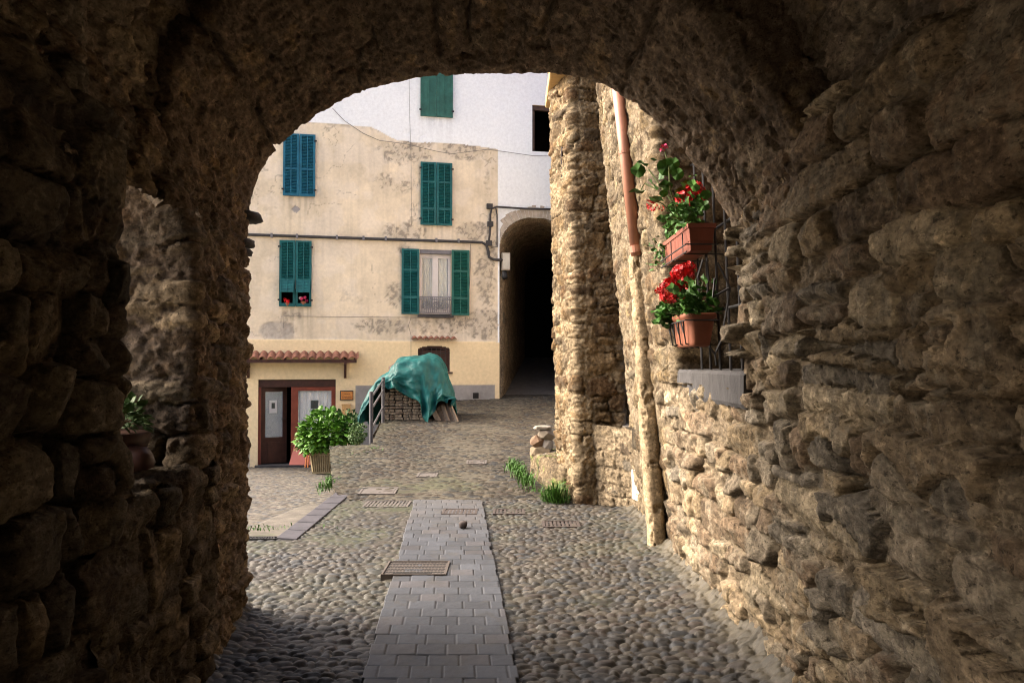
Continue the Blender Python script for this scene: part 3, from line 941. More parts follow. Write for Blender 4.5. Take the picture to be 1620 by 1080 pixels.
house = empty("house", (P0.x, P0.y, P0.z), "tall cream and white plastered house with blue green shutters facing the small square", "house", rz=HROT)
W_ul, W_mid, W_top, W_ll = rect(448, 213, 499, 311), rect(665, 258, 715, 357), rect(665, 86, 716, 186), rect(442, 381, 493, 485)
W_fr, W_dark, W_small, DOOR = rect(664, 395, 714, 498), rect(842, 168, 900, 241), rect(661, 547, 712, 588), rect(408, 600, 531, 734)
AL = (0.0, 1.86, -.3, 0)          # alley opening; crown found below
_, AZ = fu(850, 344)
ASP = AZ - .80                    # springing height
def arch_z(u, u0, u1, zs, zc):    # round-ish arch height at u
    x = np.clip((u - (u0 + u1) / 2) / ((u1 - u0) / 2), -1, 1)
    return zs + (zc - zs) * np.sqrt(np.maximum(0, 1 - np.abs(x) ** 2.2))
def plaster_wall():
    us = [-8.0, 6.6]
    zs = [-2.0, 10.4]
    cutu, cutz = [0.0, 1.86], []
    holes = [W_fr, W_dark, DOOR, (W_ll[0] + .03, W_ll[1] - .03, W_ll[2] + .03, W_ll[2] + .42)]
    for h in holes + [W_small]:
        cutu += [h[0], h[1]]; cutz += [h[2], h[3]]
    U = np.unique(np.round(np.concatenate([lin(us[0], us[1], .024), cutu]), 4))
    V = np.unique(np.round(np.concatenate([lin(zs[0], zs[1], .024), cutz]), 4))
    UU, VV = np.meshgrid(U, V, indexing='ij')
    # pixel-derived outlines in wall metres
    def pl(pts):
        q = [fu(*p) for p in pts]
        return np.array([a[0] for a in q]), np.array([a[1] for a in q])
    bu, bz = pl([(300, 196), (440, 190), (506, 195), (587, 200), (612, 213), (626, 221), (660, 226), (720, 227), (786, 236)])
    zb = np.interp(UU, bu, bz) + .05 * (fbm(UU, VV, .5, 3, 3) - .5) + .025 * (fbm(UU, VV, .12, 3, 4) - .5)
    ue, _ = fu(788, 280)
    n1 = fbm(UU, VV, .8, 5, 1, .6)
    n2 = fbm(UU, VV, .25, 5, 2, .65)
    n3 = fbm(UU, VV, .07, 4, 7, .65)
    white = np.array((.735, .76, .75)) * (.96 + .08 * n1)[..., None]
    cream = np.array((.655, .56, .405)) * (.80 + .40 * n1)[..., None] * (.88 + .24 * n2)[..., None]
    pale = sstep(.46, .62, fbm(UU, VV, .45, 5, 12, .6))[..., None] * .45
    cream = cream * (1 - pale) + np.array((.71, .63, .51)) * pale
    stain = np.zeros(UU.shape)
    for (px, py, rx, ry, s) in [(640, 240, 55, 22, .8), (655, 215, 30, 16, .5), (735, 238, 40, 16, .9), (750, 366, 32, 16, 1.1), (640, 368, 45, 16, .9), (625, 290, 60, 20, .55), (665, 330, 40, 20, .35),
                                (768, 440, 22, 60, .9), (765, 512, 32, 26, 1.5), (700, 515, 60, 22, .7), (610, 515, 60, 18, .8), (625, 465, 22, 26, .8), (440, 521, 30, 14, 1.3), (455, 500, 40, 12, .5), (640, 395, 20, 15, .6),
                                (560, 265, 70, 40, .25), (425, 330, 40, 30, .3), (780, 395, 14, 40, .6), (520, 420, 60, 60, .2), (560, 470, 60, 40, .3), (700, 305, 30, 30, .25), (770, 290, 14, 60, .35)]:
        c, e = fu(px, py), fu(px + rx, py - ry)
        d = np.sqrt(((UU - c[0]) / (e[0] - c[0])) ** 2 + ((VV - c[1]) / (e[1] - c[1])) ** 2)
        stain = np.maximum(stain, s * np.clip(1.25 - d, 0, 1))
    st = sstep(.19, .48, stain * (.25 + 1.0 * n2) * (.5 + n3))
    grit = sstep(.50, .62, n3)
    a = np.clip(st * (.35 + .65 * grit), 0, 1)[..., None]
    greyc = np.array((.20, .175, .14)) * (.7 + .6 * n3)[..., None]
    old = cream * (1 - a * .82) + greyc * a * .82
    chipc, chipe = fu(468, 331), fu(476, 325)
    chip = (np.abs((UU - chipc[0]) / (chipe[0] - chipc[0])) + np.abs((VV - chipc[1]) / (chipe[1] - chipc[1])) + .8 * (n3 - .5) < 1)
    old = np.where(chip[..., None], np.array((.30, .28, .26)), old)
    gry, gre = fu(438, 524), fu(466, 508)
    gp = sstep(1.1, .85, np.sqrt(((UU - gry[0]) / (gre[0] - gry[0])) ** 2 + ((VV - gry[1]) / (gre[1] - gry[1])) ** 2) + .5 * (n2 - .5))[..., None]
    old = old * (1 - .7 * gp) + np.array((.42, .38, .32)) * .7 * gp
    # weather streaks down from sills
    strk = sstep(.5, .75, fbm(UU * 6, VV * .35, .5, 4, 44)) * .07
    old = old * (1 - strk[..., None])
    for (px, py, wpx_) in ((474, 312, 26), (690, 358, 28), (690, 187, 28), (468, 487, 27), (690, 500, 52)):
        c0 = fu(px, py); e0 = fu(px + wpx_, py)
        inside = sstep(1.15, .8, np.abs(UU - c0[0]) / (e0[0] - c0[0]))
        dz = c0[1] - VV
        dr = inside * (dz > -.02) * np.exp(-np.maximum(dz, 0) / .45) * sstep(.38, .62, fbm(UU * 7, VV * .5, .5, 4, int(px)))
        old = old * (1 - .30 * dr[..., None]); white = white * (1 - .14 * dr[..., None])
    crk = np.abs(fbm(UU, VV, 1.3, 5, 66, .55) - .5)
    crk = sstep(.006, .002, crk) * sstep(.5, .6, fbm(UU, VV, 1.0, 2, 67))
    old = old * (1 - .38 * crk[..., None])
    # smooth lower band
    lu, lz = pl([(300, 535), (390, 537), (560, 538), (787, 541)])
    low = VV < np.interp(UU, lu, lz)
    lowc = np.array((.75, .60, .36)) * (.95 + .10 * n1)[..., None]
    isw = ((VV > zb) | (UU > ue + .03 * (n2 - .5)))
    edge_d = sstep(.10, .0, np.abs(VV - zb)) * (UU < ue) * sstep(.45, .6, n2)
    C = np.where(low[..., None], lowc, old)
    C = C * (1 - .35 * edge_d[..., None] * (~low)[..., None])
    C = np.where(isw[..., None] & (~low)[..., None], white, C)
    pa, pb = fu(708, 609), fu(783, 634)
    pl_ = (UU > pa[0] - 2.2) & (UU < pb[0]) & (VV < pa[1])
    C = np.where(pl_[..., None], np.array((.27, .255, .235)) * (.75 + .5 * n2)[..., None], C)
    pa2 = fu(395, 700)
    pl2 = (UU < pa2[0]) & (VV < pa2[1])
    C = np.where(pl2[..., None], np.array((.36, .33, .28)) * (.8 + .4 * n2)[..., None], C)
    Y = .012 * (n1 - .5) + .006 * (n2 - .5)
    Y = Y + np.where(low, -.012, 0) + .010 * a[..., 0] + np.where(isw & ~low, -.006, 0) + np.where(chip, .012, 0)
    Pw = np.stack([UU, Y, VV], -1)
    cu, cv = (UU[:-1, :-1] + UU[1:, 1:]) / 2, (VV[:-1, :-1] + VV[1:, 1:]) / 2
    keep = np.ones(cu.shape, bool)
    for h in holes:
        keep &= ~((cu > h[0]) & (cu < h[1]) & (cv > h[2]) & (cv < h[3]))
    keep &= ~((cu > W_small[0]) & (cu < W_small[1]) & (cv > W_small[2]) & (cv < arch_z(cu, W_small[0], W_small[1], W_small[3] - .10, W_small[3])))
    keep &= ~((cu > 0) & (cu < 1.86) & (cv < arch_z(cu, 0, 1.86, ASP, AZ)))
    return grid_mesh("wall", Pw, C, M['plaster'], house, keep, world=False)
plaster_wall()
M['creamflat'] = mat("cream_render", (.60, .48, .32), .9, .08, 3, .1, 40, .003)
# reveals of the openings, side and roof
def reveal(r, d, bottom=True):
    mb = MB()
    u0, u1, z0, z1 = r
    t = .004
    mb.bx(u0 - .06, u0 + t, .016, d, z0, z1); mb.bx(u1 - t, u1 + .06, .016, d, z0, z1)
    mb.bx(u0 + t, u1 - t, .016, d, z1 - t, z1 + .06)
    if bottom: mb.bx(u0 + t, u1 - t, .016, d, z0 - .06, z0 + t)
    mb.build("reveal", M['creamflat'], house)
reveal(W_fr, .18); reveal(W_dark, .3); reveal(DOOR, .2)
reveal((W_small[0], W_small[1], W_small[2], W_small[3] + .02), .18)
mb = MB()
mb.bx(-8.0, -7.8, .02, 9.6, -2, 10.4)
mb.bx(6.4, 6.6, .02, 9.6, -2, 10.4)
mb.bx(-7.8, 6.4, 9.4, 9.6, -2, 10.4)
mb.build("side_wall", M['creamflat'], house)
mb = MB()
mb.add([(-8.4, -.5, 10.42), (7.0, -.5, 10.42), (7.0, 4.5, 12), (-8.4, 4.5, 12), (-8.4, 10, 10.42), (7.0, 10, 10.42), (-8.4, -.5, 10.3), (7, -.5, 10.3)],
       [(0, 1, 2, 3), (3, 2, 5, 4), (6, 7, 1, 0)])
mb.build("roof", M['tile'], house)
# black boxes behind the openings, in place of unlit rooms
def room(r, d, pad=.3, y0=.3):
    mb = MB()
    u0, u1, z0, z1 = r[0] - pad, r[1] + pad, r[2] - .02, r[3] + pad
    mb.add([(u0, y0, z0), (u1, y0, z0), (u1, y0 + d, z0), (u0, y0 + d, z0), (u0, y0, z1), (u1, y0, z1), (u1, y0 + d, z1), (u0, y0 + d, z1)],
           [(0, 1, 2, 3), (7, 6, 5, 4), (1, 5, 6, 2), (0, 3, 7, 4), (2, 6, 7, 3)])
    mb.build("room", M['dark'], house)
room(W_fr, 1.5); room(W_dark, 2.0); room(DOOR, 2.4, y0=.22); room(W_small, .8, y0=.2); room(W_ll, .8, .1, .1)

# ---- shutters
def louvre_leaf(name, u0, u1, z0, z1, m, y=-.05, panels=((.03, .39), (.42, .97)), flap=False, stile=True, slats=True):
    mb = MB()
    w = u1 - u0
    h = z1 - z0
    st = .052
    t = .038
    mb.bx(u0, u0 + st, y - t / 2, y + t / 2, z0, z1)
    mb.bx(u1 - st, u1, y - t / 2, y + t / 2, z0, z1)
    edges = [0.0] + [p for q in panels for p in q] + [1.0]
    for a, b in zip(edges[0::2], edges[1::2]):
        mb.bx(u0 + st, u1 - st, y - t / 2 + .002, y + t / 2 - .002, z0 + a * h, z0 + b * h)
    for k, (a, b) in enumerate(panels):
        za, zb_ = z0 + a * h, z0 + b * h
        if flap and k == 0: continue
        if slats:
            n = max(3, int((zb_ - za) / .034))
            for i in range(n):
                zc = za + (i + .5) * (zb_ - za) / n
                mb.box(((u0 + u1) / 2, y, zc), (w - 2 * st, .036, .009), Matrix.Rotation(R(38), 3, 'X'))
            mb.bx(u0 + st, u1 - st, y + .014, y + .018, za, zb_)
        else:
            mb.bx(u0 + st, u1 - st, y - .006, y + .010, za, zb_)
        if stile:
            mb.bx((u0 + u1) / 2 - .012, (u0 + u1) / 2 + .012, y - t / 2 - .003, y + t / 2 - .006, za, zb_)
    return mb.build(name, m, house)
def hinges(parent, u, zs):
    for z in zs:
        MB().bx(u - .03, u + .03, -.085, -.072, z - .02, z + .02).build("hinge", M['iron'], parent)
def pair(r, m, panels, label, **kw):
    u0, u1, z0, z1 = r
    mid = (u0 + u1) / 2
    for a, b, hu in ((u0, mid - .004, u0), (mid + .004, u1, u1)):
        o = louvre_leaf("shutter", a, b, z0, z1, m, panels=panels, **kw)
        o["label"] = label
        hinges(o, hu, (z0 + .15, z1 - .15))
pair(W_ul, M['blue'], ((.04, .42), (.45, .97)), "bright blue closed louvred shutter")
pair(W_mid, M['teal'], ((.03, .24), (.28, .67), (.70, .97)), "dark green closed louvred shutter with three panels")
pair(W_top, M['dull_green'], ((.06, .66), (.70, .95)), "faded green panelled shutter on white wall", slats=False)
pair(W_ll, M['teal'], ((.05, .39), (.42, .97)), "green closed shutter with its lower flap tilted out", flap=True)
def flaps():
    u0, u1, z0, z1 = W_ll
    mid = (u0 + u1) / 2
    h = z1 - z0
    for a, b in ((u0, mid), (mid, u1)):
        mb = MB()
        top = z0 + .40 * h
        L = .36
        ang = R(33)
        c, s = math.cos(ang), math.sin(ang)
        for k in range(8):
            tt = (k + .5) / 8 * L
            mb.box(((a + b) / 2 - .02 * tt, -.06 - s * tt, top - c * tt), (b - a - .07, .012, L / 8 * .86), Matrix.Rotation(-ang, 3, 'X'))
        for uu in (a + .045, b - .045, (a + b) / 2):
            mb.box((uu - .02 * L / 2, -.065 - s * L / 2, top - c * L / 2), (.026, .024, L), Matrix.Rotation(-ang, 3, 'X'))
        mb.build("shutter_flap", M['teal'], house)
flaps()
# french window
u0, u1, z0, z1 = W_fr
win = MB()
fy0, fy1 = .09, .14
for a, b in ((u0, u0 + .07), (u1 - .07, u1), ((u0 + u1) / 2 - .075, (u0 + u1) / 2 + .075)):
    win.bx(a + .005, b - .005, fy0, fy1, z0 + .02, z1 - .10)
for a, b in ((u0 + .07, (u0 + u1) / 2 - .075), ((u0 + u1) / 2 + .075, u1 - .07)):
    win.bx(a - .005, b + .005, fy0 + .003, fy1, z1 - .2, z1 - .10); win.bx(a - .005, b + .005, fy0 + .003, fy1, z0 + .02, z0 + .16)
wo = win.build("window", M['white'], house, bevel=.006)
wo["label"] = "white french window with curtains behind an iron rail"
def curtain(name, u0, u1, z0, z1, y, parent, amp=.018, nw=7, m=None):
    U = lin(u0, u1, .012)
    vs, fs = [], []
    for i, u in enumerate(U):
        yy = y + amp * math.sin((u - u0) / (u1 - u0) * nw * 2 * math.pi) + .5 * amp * math.sin((u - u0) * 37)
        vs += [(u, yy, z0), (u, yy, z1)]
    for i in range(len(U) - 1):
        fs.append((2 * i, 2 * i + 2, 2 * i + 3, 2 * i + 1))
    return MB().add(vs, fs).build(name, m or M['curtain'], parent, smooth=True)
M['cream_curtain'] = mat("cream_curtain", (.62, .57, .40), .9, .1, 8, .1, 60, .002)
curtain("curtain", u0 + .07, u1 - .07, z0 + .1, z1 - .15, .19, wo, m=M['cream_curtain'])
MB().bx(u0 + .06, u1 - .06, .112, .116, z0 + .15, z1 - .19).build("pane", M['glass'], wo)
MB().bx(u0 + .002, u1 - .002, -.004, .10, z1 - .098, z1 - .005).build("lintel", M['grey_metal'], wo)
MB().bx(u0 - .05, u1 + .05, -.07, .10, z0 - .06, z0 + .0).build("window_ledge", M['slab'], wo)
# iron rail
rl = MB()
ra = rect(663, 470, 713, 496)
ry = -.045
zt, zb0 = ra[3], ra[2] + .02
for z in (zt, zt - .06, zb0): rl.bx(u0 - .01, u1 + .01, ry - .012, ry + .012, z - .012, z + .012)
nb = 15
for i in range(nb + 1):
    u = u0 + (u1 - u0) * i / nb
    rl.bx(u - .006, u + .006, ry - .006, ry + .006, zb0, zt)
for cx in (u0 + .17, u1 - .17, (u0 + u1) / 2):
    for rr in (.035, .07, .10):
        rl.tube([(cx + rr * math.cos(t), ry, (zt + zb0) / 2 - .02 + rr * math.sin(t) * .95) for t in np.linspace(0, 2 * math.pi, 18)], .008, 5)
rl.build("window_rail", M['grey_metal'], wo)
sl_, sr_ = rect(635, 394, 663, 497), rect(714, 396, 742, 499)
o = louvre_leaf("shutter", sl_[0], sl_[1], sl_[2], sl_[3], M['teal'], panels=((.03, .24), (.28, .66), (.69, .97)))
o["label"] = "open teal shutter leaf left of the white window"
o = louvre_leaf("shutter", sr_[0], sr_[1], sr_[2], sr_[3], M['green'], panels=((.03, .24), (.28, .66), (.69, .97)))
o["label"] = "open dark green shutter leaf right of the white window"
# dark square window up right
u0, u1, z0, z1 = W_dark
wd = MB()
wd.bx(u0 + .006, u0 + .07, .05, .12, z0 + .008, z1 - .12); wd.bx(u0 + .006, u1 - .006, .03, .14, z1 - .115, z1 - .008)
wd.build("window", M['brownwood'], house)["label"] = "open black square window high on the white wall"
# small arched barred window
u0, u1, z0, z1 = W_small
ws = MB()
for i in range(20):
    a, b = u0 + (u1 - u0) * i / 20, u0 + (u1 - u0) * (i + 1) / 20
    za = float(arch_z(np.array((a + b) / 2), u0, u1, z1 - .10, z1))
    ws.bx(a, b + .001, .06, .12, za - .06, za + .02)
ws.bx(u0, u0 + .04, .055, .12, z0 + .004, z1 - .13); ws.bx(u1 - .04, u1, .055, .12, z0 + .004, z1 - .13)
ws.bx(u0 + .04, u1 - .04, .09, .13, z0 + .004, z1 - .1)
wso = ws.build("window", M['darkwood'], house)
wso["label"] = "small arched brown window with bars behind the tarp"
gb = MB()
for i in range(1, 7):
    u = u0 + (u1 - u0) * i / 7
    gb.tube([(u, .03, z0 + .01), (u, .03, z1 - .03)], .009, 6)
for z in (z0 + .2, z0 + .45): gb.bx(u0, u1, .022, .03, z - .008, z + .008)
gb.build("window_bars", M['rust'], wso)
MB().bx(u0 - .02, u1 + .06, -.05, .05, z0 - .05, z0 - .002).build("window_ledge", M['brownwood'], wso)
# vent
va = rect(748, 621, 757, 630)
vb = MB()
vb.bx(va[0], va[1], -.02, -.012, va[2], va[3])
for i in range(5):
    z = va[2] + (va[3] - va[2]) * (i + .5) / 5
    vb.box(((va[0] + va[1]) / 2, -.024, z), (va[1] - va[0], .012, .01))
vb.build("vent", M['iron'], house)

# ---- tiled canopies
def canopy(name, x0, x1, ytop, yfront, proj, period, label, brackets):
    u0, zt = fu(x0, ytop)
    u1, _ = fu(x1, ytop)
    _, zf = fu((x0 + x1) / 2, yfront, -proj)
    _, zt = fu((x0 + x1) / 2, ytop, -.02)
    U = lin(u0, u1, period / 14)
    S = lin(0, 1, .1)
    vs, fs = [], []
    nS = len(S)
    amp = period * .22
    for layer in (0, 1):
        for i, u in enumerate(U):
            for j, s in enumerate(S):
                ph = (u - u0) / period * 2 * math.pi
                hgt = amp * (abs(math.sin(ph / 2)) ** .8 * 2 - 1) * (1 if s < .5 else .93)
                vs.append((u, -.01 - s * proj, zt + (zf + .06 - zt) * s + hgt - (.022 if layer else 0)))
    nU = len(U)
    for L in (0, 1):
        o = L * nU * nS
        for i in range(nU - 1):
            for j in range(nS - 1):
                q = (o + i * nS + j, o + i * nS + j + 1, o + (i + 1) * nS + j + 1, o + (i + 1) * nS + j)
                fs.append(q if L == 0 else q[::-1])
    for i in range(nU - 1):
        a, b = i * nS + nS - 1, (i + 1) * nS + nS - 1
        fs.append((a, a + nU * nS, b + nU * nS, b))
    for i in (0, nU - 1):
        for j in range(nS - 1):
            a = i * nS + j
            fs.append((a, a + 1, a + 1 + nU * nS, a + nU * nS))
    c = MB().add(vs, fs).build(name, M['tile'], house, smooth=True)
    c["label"] = label
    if brackets:
        fa = MB()
        fa.bx(u0 + .05, u1 - .05, -proj + .03, -proj + .09, zf - .055, zf + .02)
        fa.bx(u0 + .05, u1 - .05, -.06, -.014, zt - .12, zt - .05)
        n = int((u1 - u0) / .5)
        for i in range(n + 1):
            u = u0 + .08 + (u1 - u0 - .16) * i / n
            fa.box((u, -proj / 2 - .02, (zt + zf) / 2 - .045), (.05, proj - .1, .05), Matrix.Rotation(math.atan2(zt - zf - .05, proj), 3, 'X'))
        fa.build("fascia", M['darkwood'], c)
        for bx_ in brackets:
            bu, bz = fu(bx_, 598)
            br = MB()
            br.bx(bu - .03, bu + .03, -.06, -.014, bz, zt - .1)
            br.tube([(bu, -.05, bz + .03), (bu, -proj + .07, zf - .07)], .026, 6)
            br.bx(bu - .028, bu + .028, -proj + .02, -.06, zf - .10, zf - .05)
            br.build("bracket", M['darkwood'], c)
canopy("tile_canopy", 372, 567, 557, 570, .42, .182, "long tiled canopy on brackets over the shop door", (393, 546))
canopy("tile_canopy", 651, 721, 533, 539, .16, .135, "short row of tiles over the small arched window", ())

# ---- door
u0, u1, z0, z1 = DOOR
door = MB()
hz = fu(470, 612)[1]
door.bx(u0 + .002, u1 - .002, .05, .19, hz, z1 - .002)
do = door.build("door", M['darkwood'], house)
do["label"] = "red framed glass shop door with its left leaf standing open"
ub, uc, ud, ue_ = fu(445, 680)[0], fu(460, 680)[0], fu(471, 680)[0], fu(524, 680)[0]
f = MB()
f.bx(uc, ud, .06, .13, z0 + .01, hz - .002)
f.bx(ue_, u1 - .003, .06, .13, z0 + .01, hz - .002)
f.bx(ud, ue_, .065, .13, hz - .09, hz - .002)
f.bx(ud, ue_, .065, .13, z0 + .01, z0 + .42)
f.build("door_frame", M['redwood'], do, bevel=.005)
MB().bx(ud, ue_, .10, .105, z0 + .42, hz - .09).build("pane", M['glass'], do)
curtain("curtain", ud - .01, ue_ + .01, z0 + .3, hz - .05, .16, do, .02, 8)
# open leaf, hung at the left, turned inwards
leaf = MB()
ua = u0 + .06
L = .62
rot = Matrix.Rotation(R(24), 3, 'Z')
def lp(x, y, z): 
    q = rot @ Vector((x, y, 0))
    return (ua + q.x, .08 + q.y, z)
def lbox(mb, x0, x1, y0, y1, z0, z1):
    c = rot @ Vector(((x0 + x1) / 2, (y0 + y1) / 2, 0))
    mb.box((ua + c.x, .08 + c.y, (z0 + z1) / 2), (x1 - x0, y1 - y0, z1 - z0), rot)
lbox(leaf, 0, .10, 0, .05, z0 + .02, hz - .01)
lbox(leaf, L - .10, L, 0, .05, z0 + .02, hz - .01)
lbox(leaf, .10, L - .10, 0, .05, hz - .11, hz - .01)
lbox(leaf, .10, L - .10, 0, .05, z0 + .02, z0 + .62)
lbox(leaf, .16, L - .16, -.012, .0, z0 + .14, z0 + .5)
leaf.build("door_leaf", M['darkwood'], do)
lc = MB(); lbox(lc, .10, L - .10, .030, .034, z0 + .62, hz - .11)
lc.build("curtain", mat("grey_curtain", (.20, .21, .19), .9, .15, 12, .1, 60, .002), do)
lg = MB(); lbox(lg, .10, L - .10, .014, .017, z0 + .62, hz - .11)
lg.build("pane", M['glass'], do)
lh = MB(); lbox(lh, L - .07, L - .04, -.05, 0, z0 + 1.02, z0 + 1.05); lbox(lh, L - .15, L - .04, -.06, -.045, z0 + 1.02, z0 + 1.05)
lh.build("handle", M['rust'], do)
MB().bx(u0 + .003, fu(411, 680)[0] + .02, .03, .12, z0 + .01, hz - .002).build("door_post", M['redwood'], do)
MB().bx(u0 - .05, u1 + .05, -.2, .2, z0 - .12, z0 + .005).build("door_step", M['slab'], do)
# notices on the glass
na = rect(492, 633, 503, 646, .06)
nm = MB(); nm.bx(na[0], na[1], .085, .094, na[2], na[3])
nm.build("notice_board", M['slate'], do)
tx = MB()
for k in range(5):
    z = na[3] - .05 - k * .026
    if k == 0: tx.bx((na[0] + na[1]) / 2 - .02, (na[0] + na[1]) / 2 + .02, .081, .0845, z - .012, z + .012)
    else: tx.bx(na[0] + .03, na[1] - .03 - .015 * (k % 2), .081, .0845, z - .004, z + .004)
tx.build("notice_lettering", M['rust'], do)
nb_ = rect(491, 647, 503, 657, .06)
pp = MB(); pp.add([(nb_[0] + .02, .09, nb_[3]), (nb_[1], .088, nb_[3] - .01), (nb_[1] - .05, .088, nb_[2] + .02), (nb_[0] + .05, .09, nb_[2])], [(0, 1, 2, 3)])
pp.add([(nb_[0], .086, nb_[2] + .07), (nb_[0] + .04, .086, nb_[2] + .09), (nb_[0] + .05, .086, nb_[2] - .03), (nb_[0], .086, nb_[2] - .03)], [(0, 1, 2, 3)])
pp.build("paper_notice", M['paper'], do)
pn = MB(); lbox(pn, .20, .38, .005, .009, z0 + 1.18, z0 + 1.48)
pn.build("paper_notice", M['paper'], do)
pk = MB(); lbox(pk, .25, .33, .001, .004, z0 + 1.29, z0 + 1.42)
pk.build("notice_picture", M['slate'], do)

# ---- voussoirs round the alley mouth and the alley itself
vo = MB()
NV = 34
rngv = random.Random(8)
um, ur = .93, .93
for i in range(NV):
    t0 = math.pi * (1 - i / NV); t1 = math.pi * (1 - (i + .93) / NV)
    th = .27 + rngv.uniform(-.04, .04)
    ps = []
    for t in (t0, t1):
        x = math.cos(t)
        zz = (AZ - ASP) * max(0, 1 - abs(x) ** 2.2) ** .5
        ps.append((um + ur * x, ASP + zz, um + (ur + th * .9) * x if abs(x) < .8 else um + (ur + .02) * x, ASP + zz * 1.0 + th * (1 - .25 * abs(x))))
    (a, b, c, d), (e, f_, g, h) = ps
    yy = -.02 + rngv.uniform(-.012, .01)
    c = max(c, .015); g = max(g, .015)
    vo.add([(a, yy, b), (e, yy, f_), (g, yy, h), (c, yy, d), (a, .3, b), (e, .3, f_), (g, .3, h), (c, .3, d)],
           [(3, 2, 1, 0), (0, 1, 5, 4), (1, 2, 6, 5), (2, 3, 7, 6), (3, 0, 4, 7)])
M['vous'] = mat("voussoir_stone", (.44, .38, .30), .92, .3, 7, .5, 40, .008, col2=(.50, .44, .36))
vo.build("alley_arch", M['vous'], house)
dirv = Vector((.30, 1.0, 0))
sec = [(.0, -.4), (.0, ASP)] + [(um + ur * math.cos(t), ASP + (AZ - ASP) * max(0, 1 - abs(math.cos(t)) ** 2.2) ** .5) for t in np.linspace(math.pi, 0, 14)] + [(1.86, ASP), (1.86, -.4)]
q, su = path_pts([(a, b) for a, b in sec], .05, .05)
sv = lin(0.03, 9.0, .05)
H, C, UU, VV = rubble(su, sv, seed=83, rw=(.2, .5), rh=(.3, .7), depth=.05, mort=.85, mvar=.3, rough=.02, mcol=(.30, .225, .14))
Pa = np.zeros(UU.shape + (3,))
Pa[..., 0] = q[:, None, 0] + VV * dirv.x
Pa[..., 1] = VV + .012
Pa[..., 2] = q[:, None, 1] + np.maximum(0, VV) * .02
N_ = gnormals(Pa)
if N_[5, 5, 0] < 0: N_ = -N_
grid_mesh("alley_passage", Pa + N_ * (H * sstep(0, .4, VV))[..., None], C, M['stone'], house, world=False)
MB().bx(1.5, 6.5, 8.9, 9.1, -.5, 6.5).build("alley_black_cap", M['dark'], house)  # black cap in place of the alley's unlit depth
# alley floor
Uf, Vf = lin(-.2, 5.2, .05), lin(.0, 9.2, .05)
UU, VV = np.meshgrid(Uf, Vf, indexing='ij')
wx = P0.x + UU * HC - VV * HS; wy = P0.y + UU * HS + VV * HC
hz_ = .03 * fbm(UU, VV, .12, 3, 4) + np.maximum(0, wy - 9.5) * .067 + .06 * np.maximum(0, VV - 1) - .01
Cf = np.array((.17, .155, .135)) * (.7 + .6 * fbm(UU, VV, .1, 3, 6))[..., None]
prop(grid_mesh("alley_ground", np.stack([wx, wy, hz_], -1), Cf, M['far_cobble'], None, (VV[:-1, :-1] > .3) | (wx[:-1, :-1] > -9)), kind='structure')

# ================================================================ FIXTURES ON THE FACADE
def fixture(name, px, py, label, cat, group=None):
    u, z = fu(px, py)
    return empty(name, hw(u, 0, z), label, cat, group, HROT), u, z
pl_, pu, pz = fixture("wall_plaque", 548.5, 625, "small orange wooden plaque with two lines of lettering beside the shop door", "plaque")
a = rect(538, 618, 559, 633)
w_, h_ = (a[1] - a[0]) / 2, (a[3] - a[2]) / 2
mb = MB()
mb.bx(-w_, w_, -.05, -.016, -h_, h_)
mb.build("frame", M['rust'], pl_)
MB().bx(-w_ + .02, w_ - .02, -.056, -.050, -h_ + .02, h_ - .02).build("panel", M['sign'], pl_)
mb = MB()
def glyphs(mb, x0, x1, z, hgt, seed, y=-.0585):
    r = random.Random(seed)
    x = x0
    while x < x1:
        w = r.uniform(.010, .018)
        mb.bx(x, x + w * .35, y, y + .002, z - hgt / 2, z + hgt / 2)
        if r.random() < .7: mb.bx(x + w * .36, x + w, y, y + .002, z + hgt * .2, z + hgt / 2)
        if r.random() < .6: mb.bx(x + w * .36, x + w, y, y + .002, z - hgt / 2, z - hgt * .2)
        x += w + .006
glyphs(mb, -.06, .07, .035, .022, 1)
mb.build('lettering', M['darkwood'], pl_)
mb = MB()
glyphs(mb, -.10, .11, -.045, .028, 2)
mb.build("lettering", M['darkwood'], pl_)
lb, lu, lz = fixture("letterbox", 547.5, 648, "pale wooden letterbox on the wall under the orange plaque", "letterbox")
a = rect(541, 639, 554, 657)
w_, h_ = (a[1] - a[0]) / 2, (a[3] - a[2]) / 2
MB().bx(-w_, w_, -.11, -.014, -h_, h_).build("box", M['woodbox'], lb, bevel=.008)
MB().bx(-w_ - .01, w_ + .01, -.12, -.013, h_ - .03, h_ + .005).build("lid", M['woodbox'], lb)
MB().bx(.0, w_ - .03, -.1135, -.109, .01, .03).build("slot", M['dark'], lb)
MB().bx(-w_ + .025, -w_ + .045, -.1135, -.109, -.01, .005).build("lock", M['iron'], lb)

# grey conduit pipes
def wall_path(pts, y):
    return [hw(*(lambda q: (q[0], y, q[1]))(fu(px, py))) for px, py in pts]
cp = empty("conduit_pipe", hw(*(lambda q: (q[0], 0, q[1]))(fu(590, 378))), "long grey conduit pipe running level across the house front between window rows", "pipe")
mb = MB(); mb.tube(wall_path([(370, 371), (400, 372), (520, 376), (640, 380), (740, 383), (762, 384), (769, 388), (772, 398), (773, 407), (780, 411), (796, 412)], -.05), .034, 8)
mb.build("pipe", M['slab'], cp, world=True, smooth=True)
for px in (430, 470, 533, 575, 610, 690, 725):
    mb = MB()
    u, z = fu(px, 372 + (px - 400) * 11 / 370.)
    c = hw(u, -.045, z)
    mb.box(c, (.05, .09, .10), Matrix.Rotation(HROT, 3, 'Z'))
    mb.build("pipe_clip", M['grey_metal'], cp, world=True)
cp2 = empty("conduit_pipe", hw(*(lambda q: (q[0], 0, q[1]))(fu(777, 350))), "grey pipe rising by the alley and bending over its arch", "pipe")
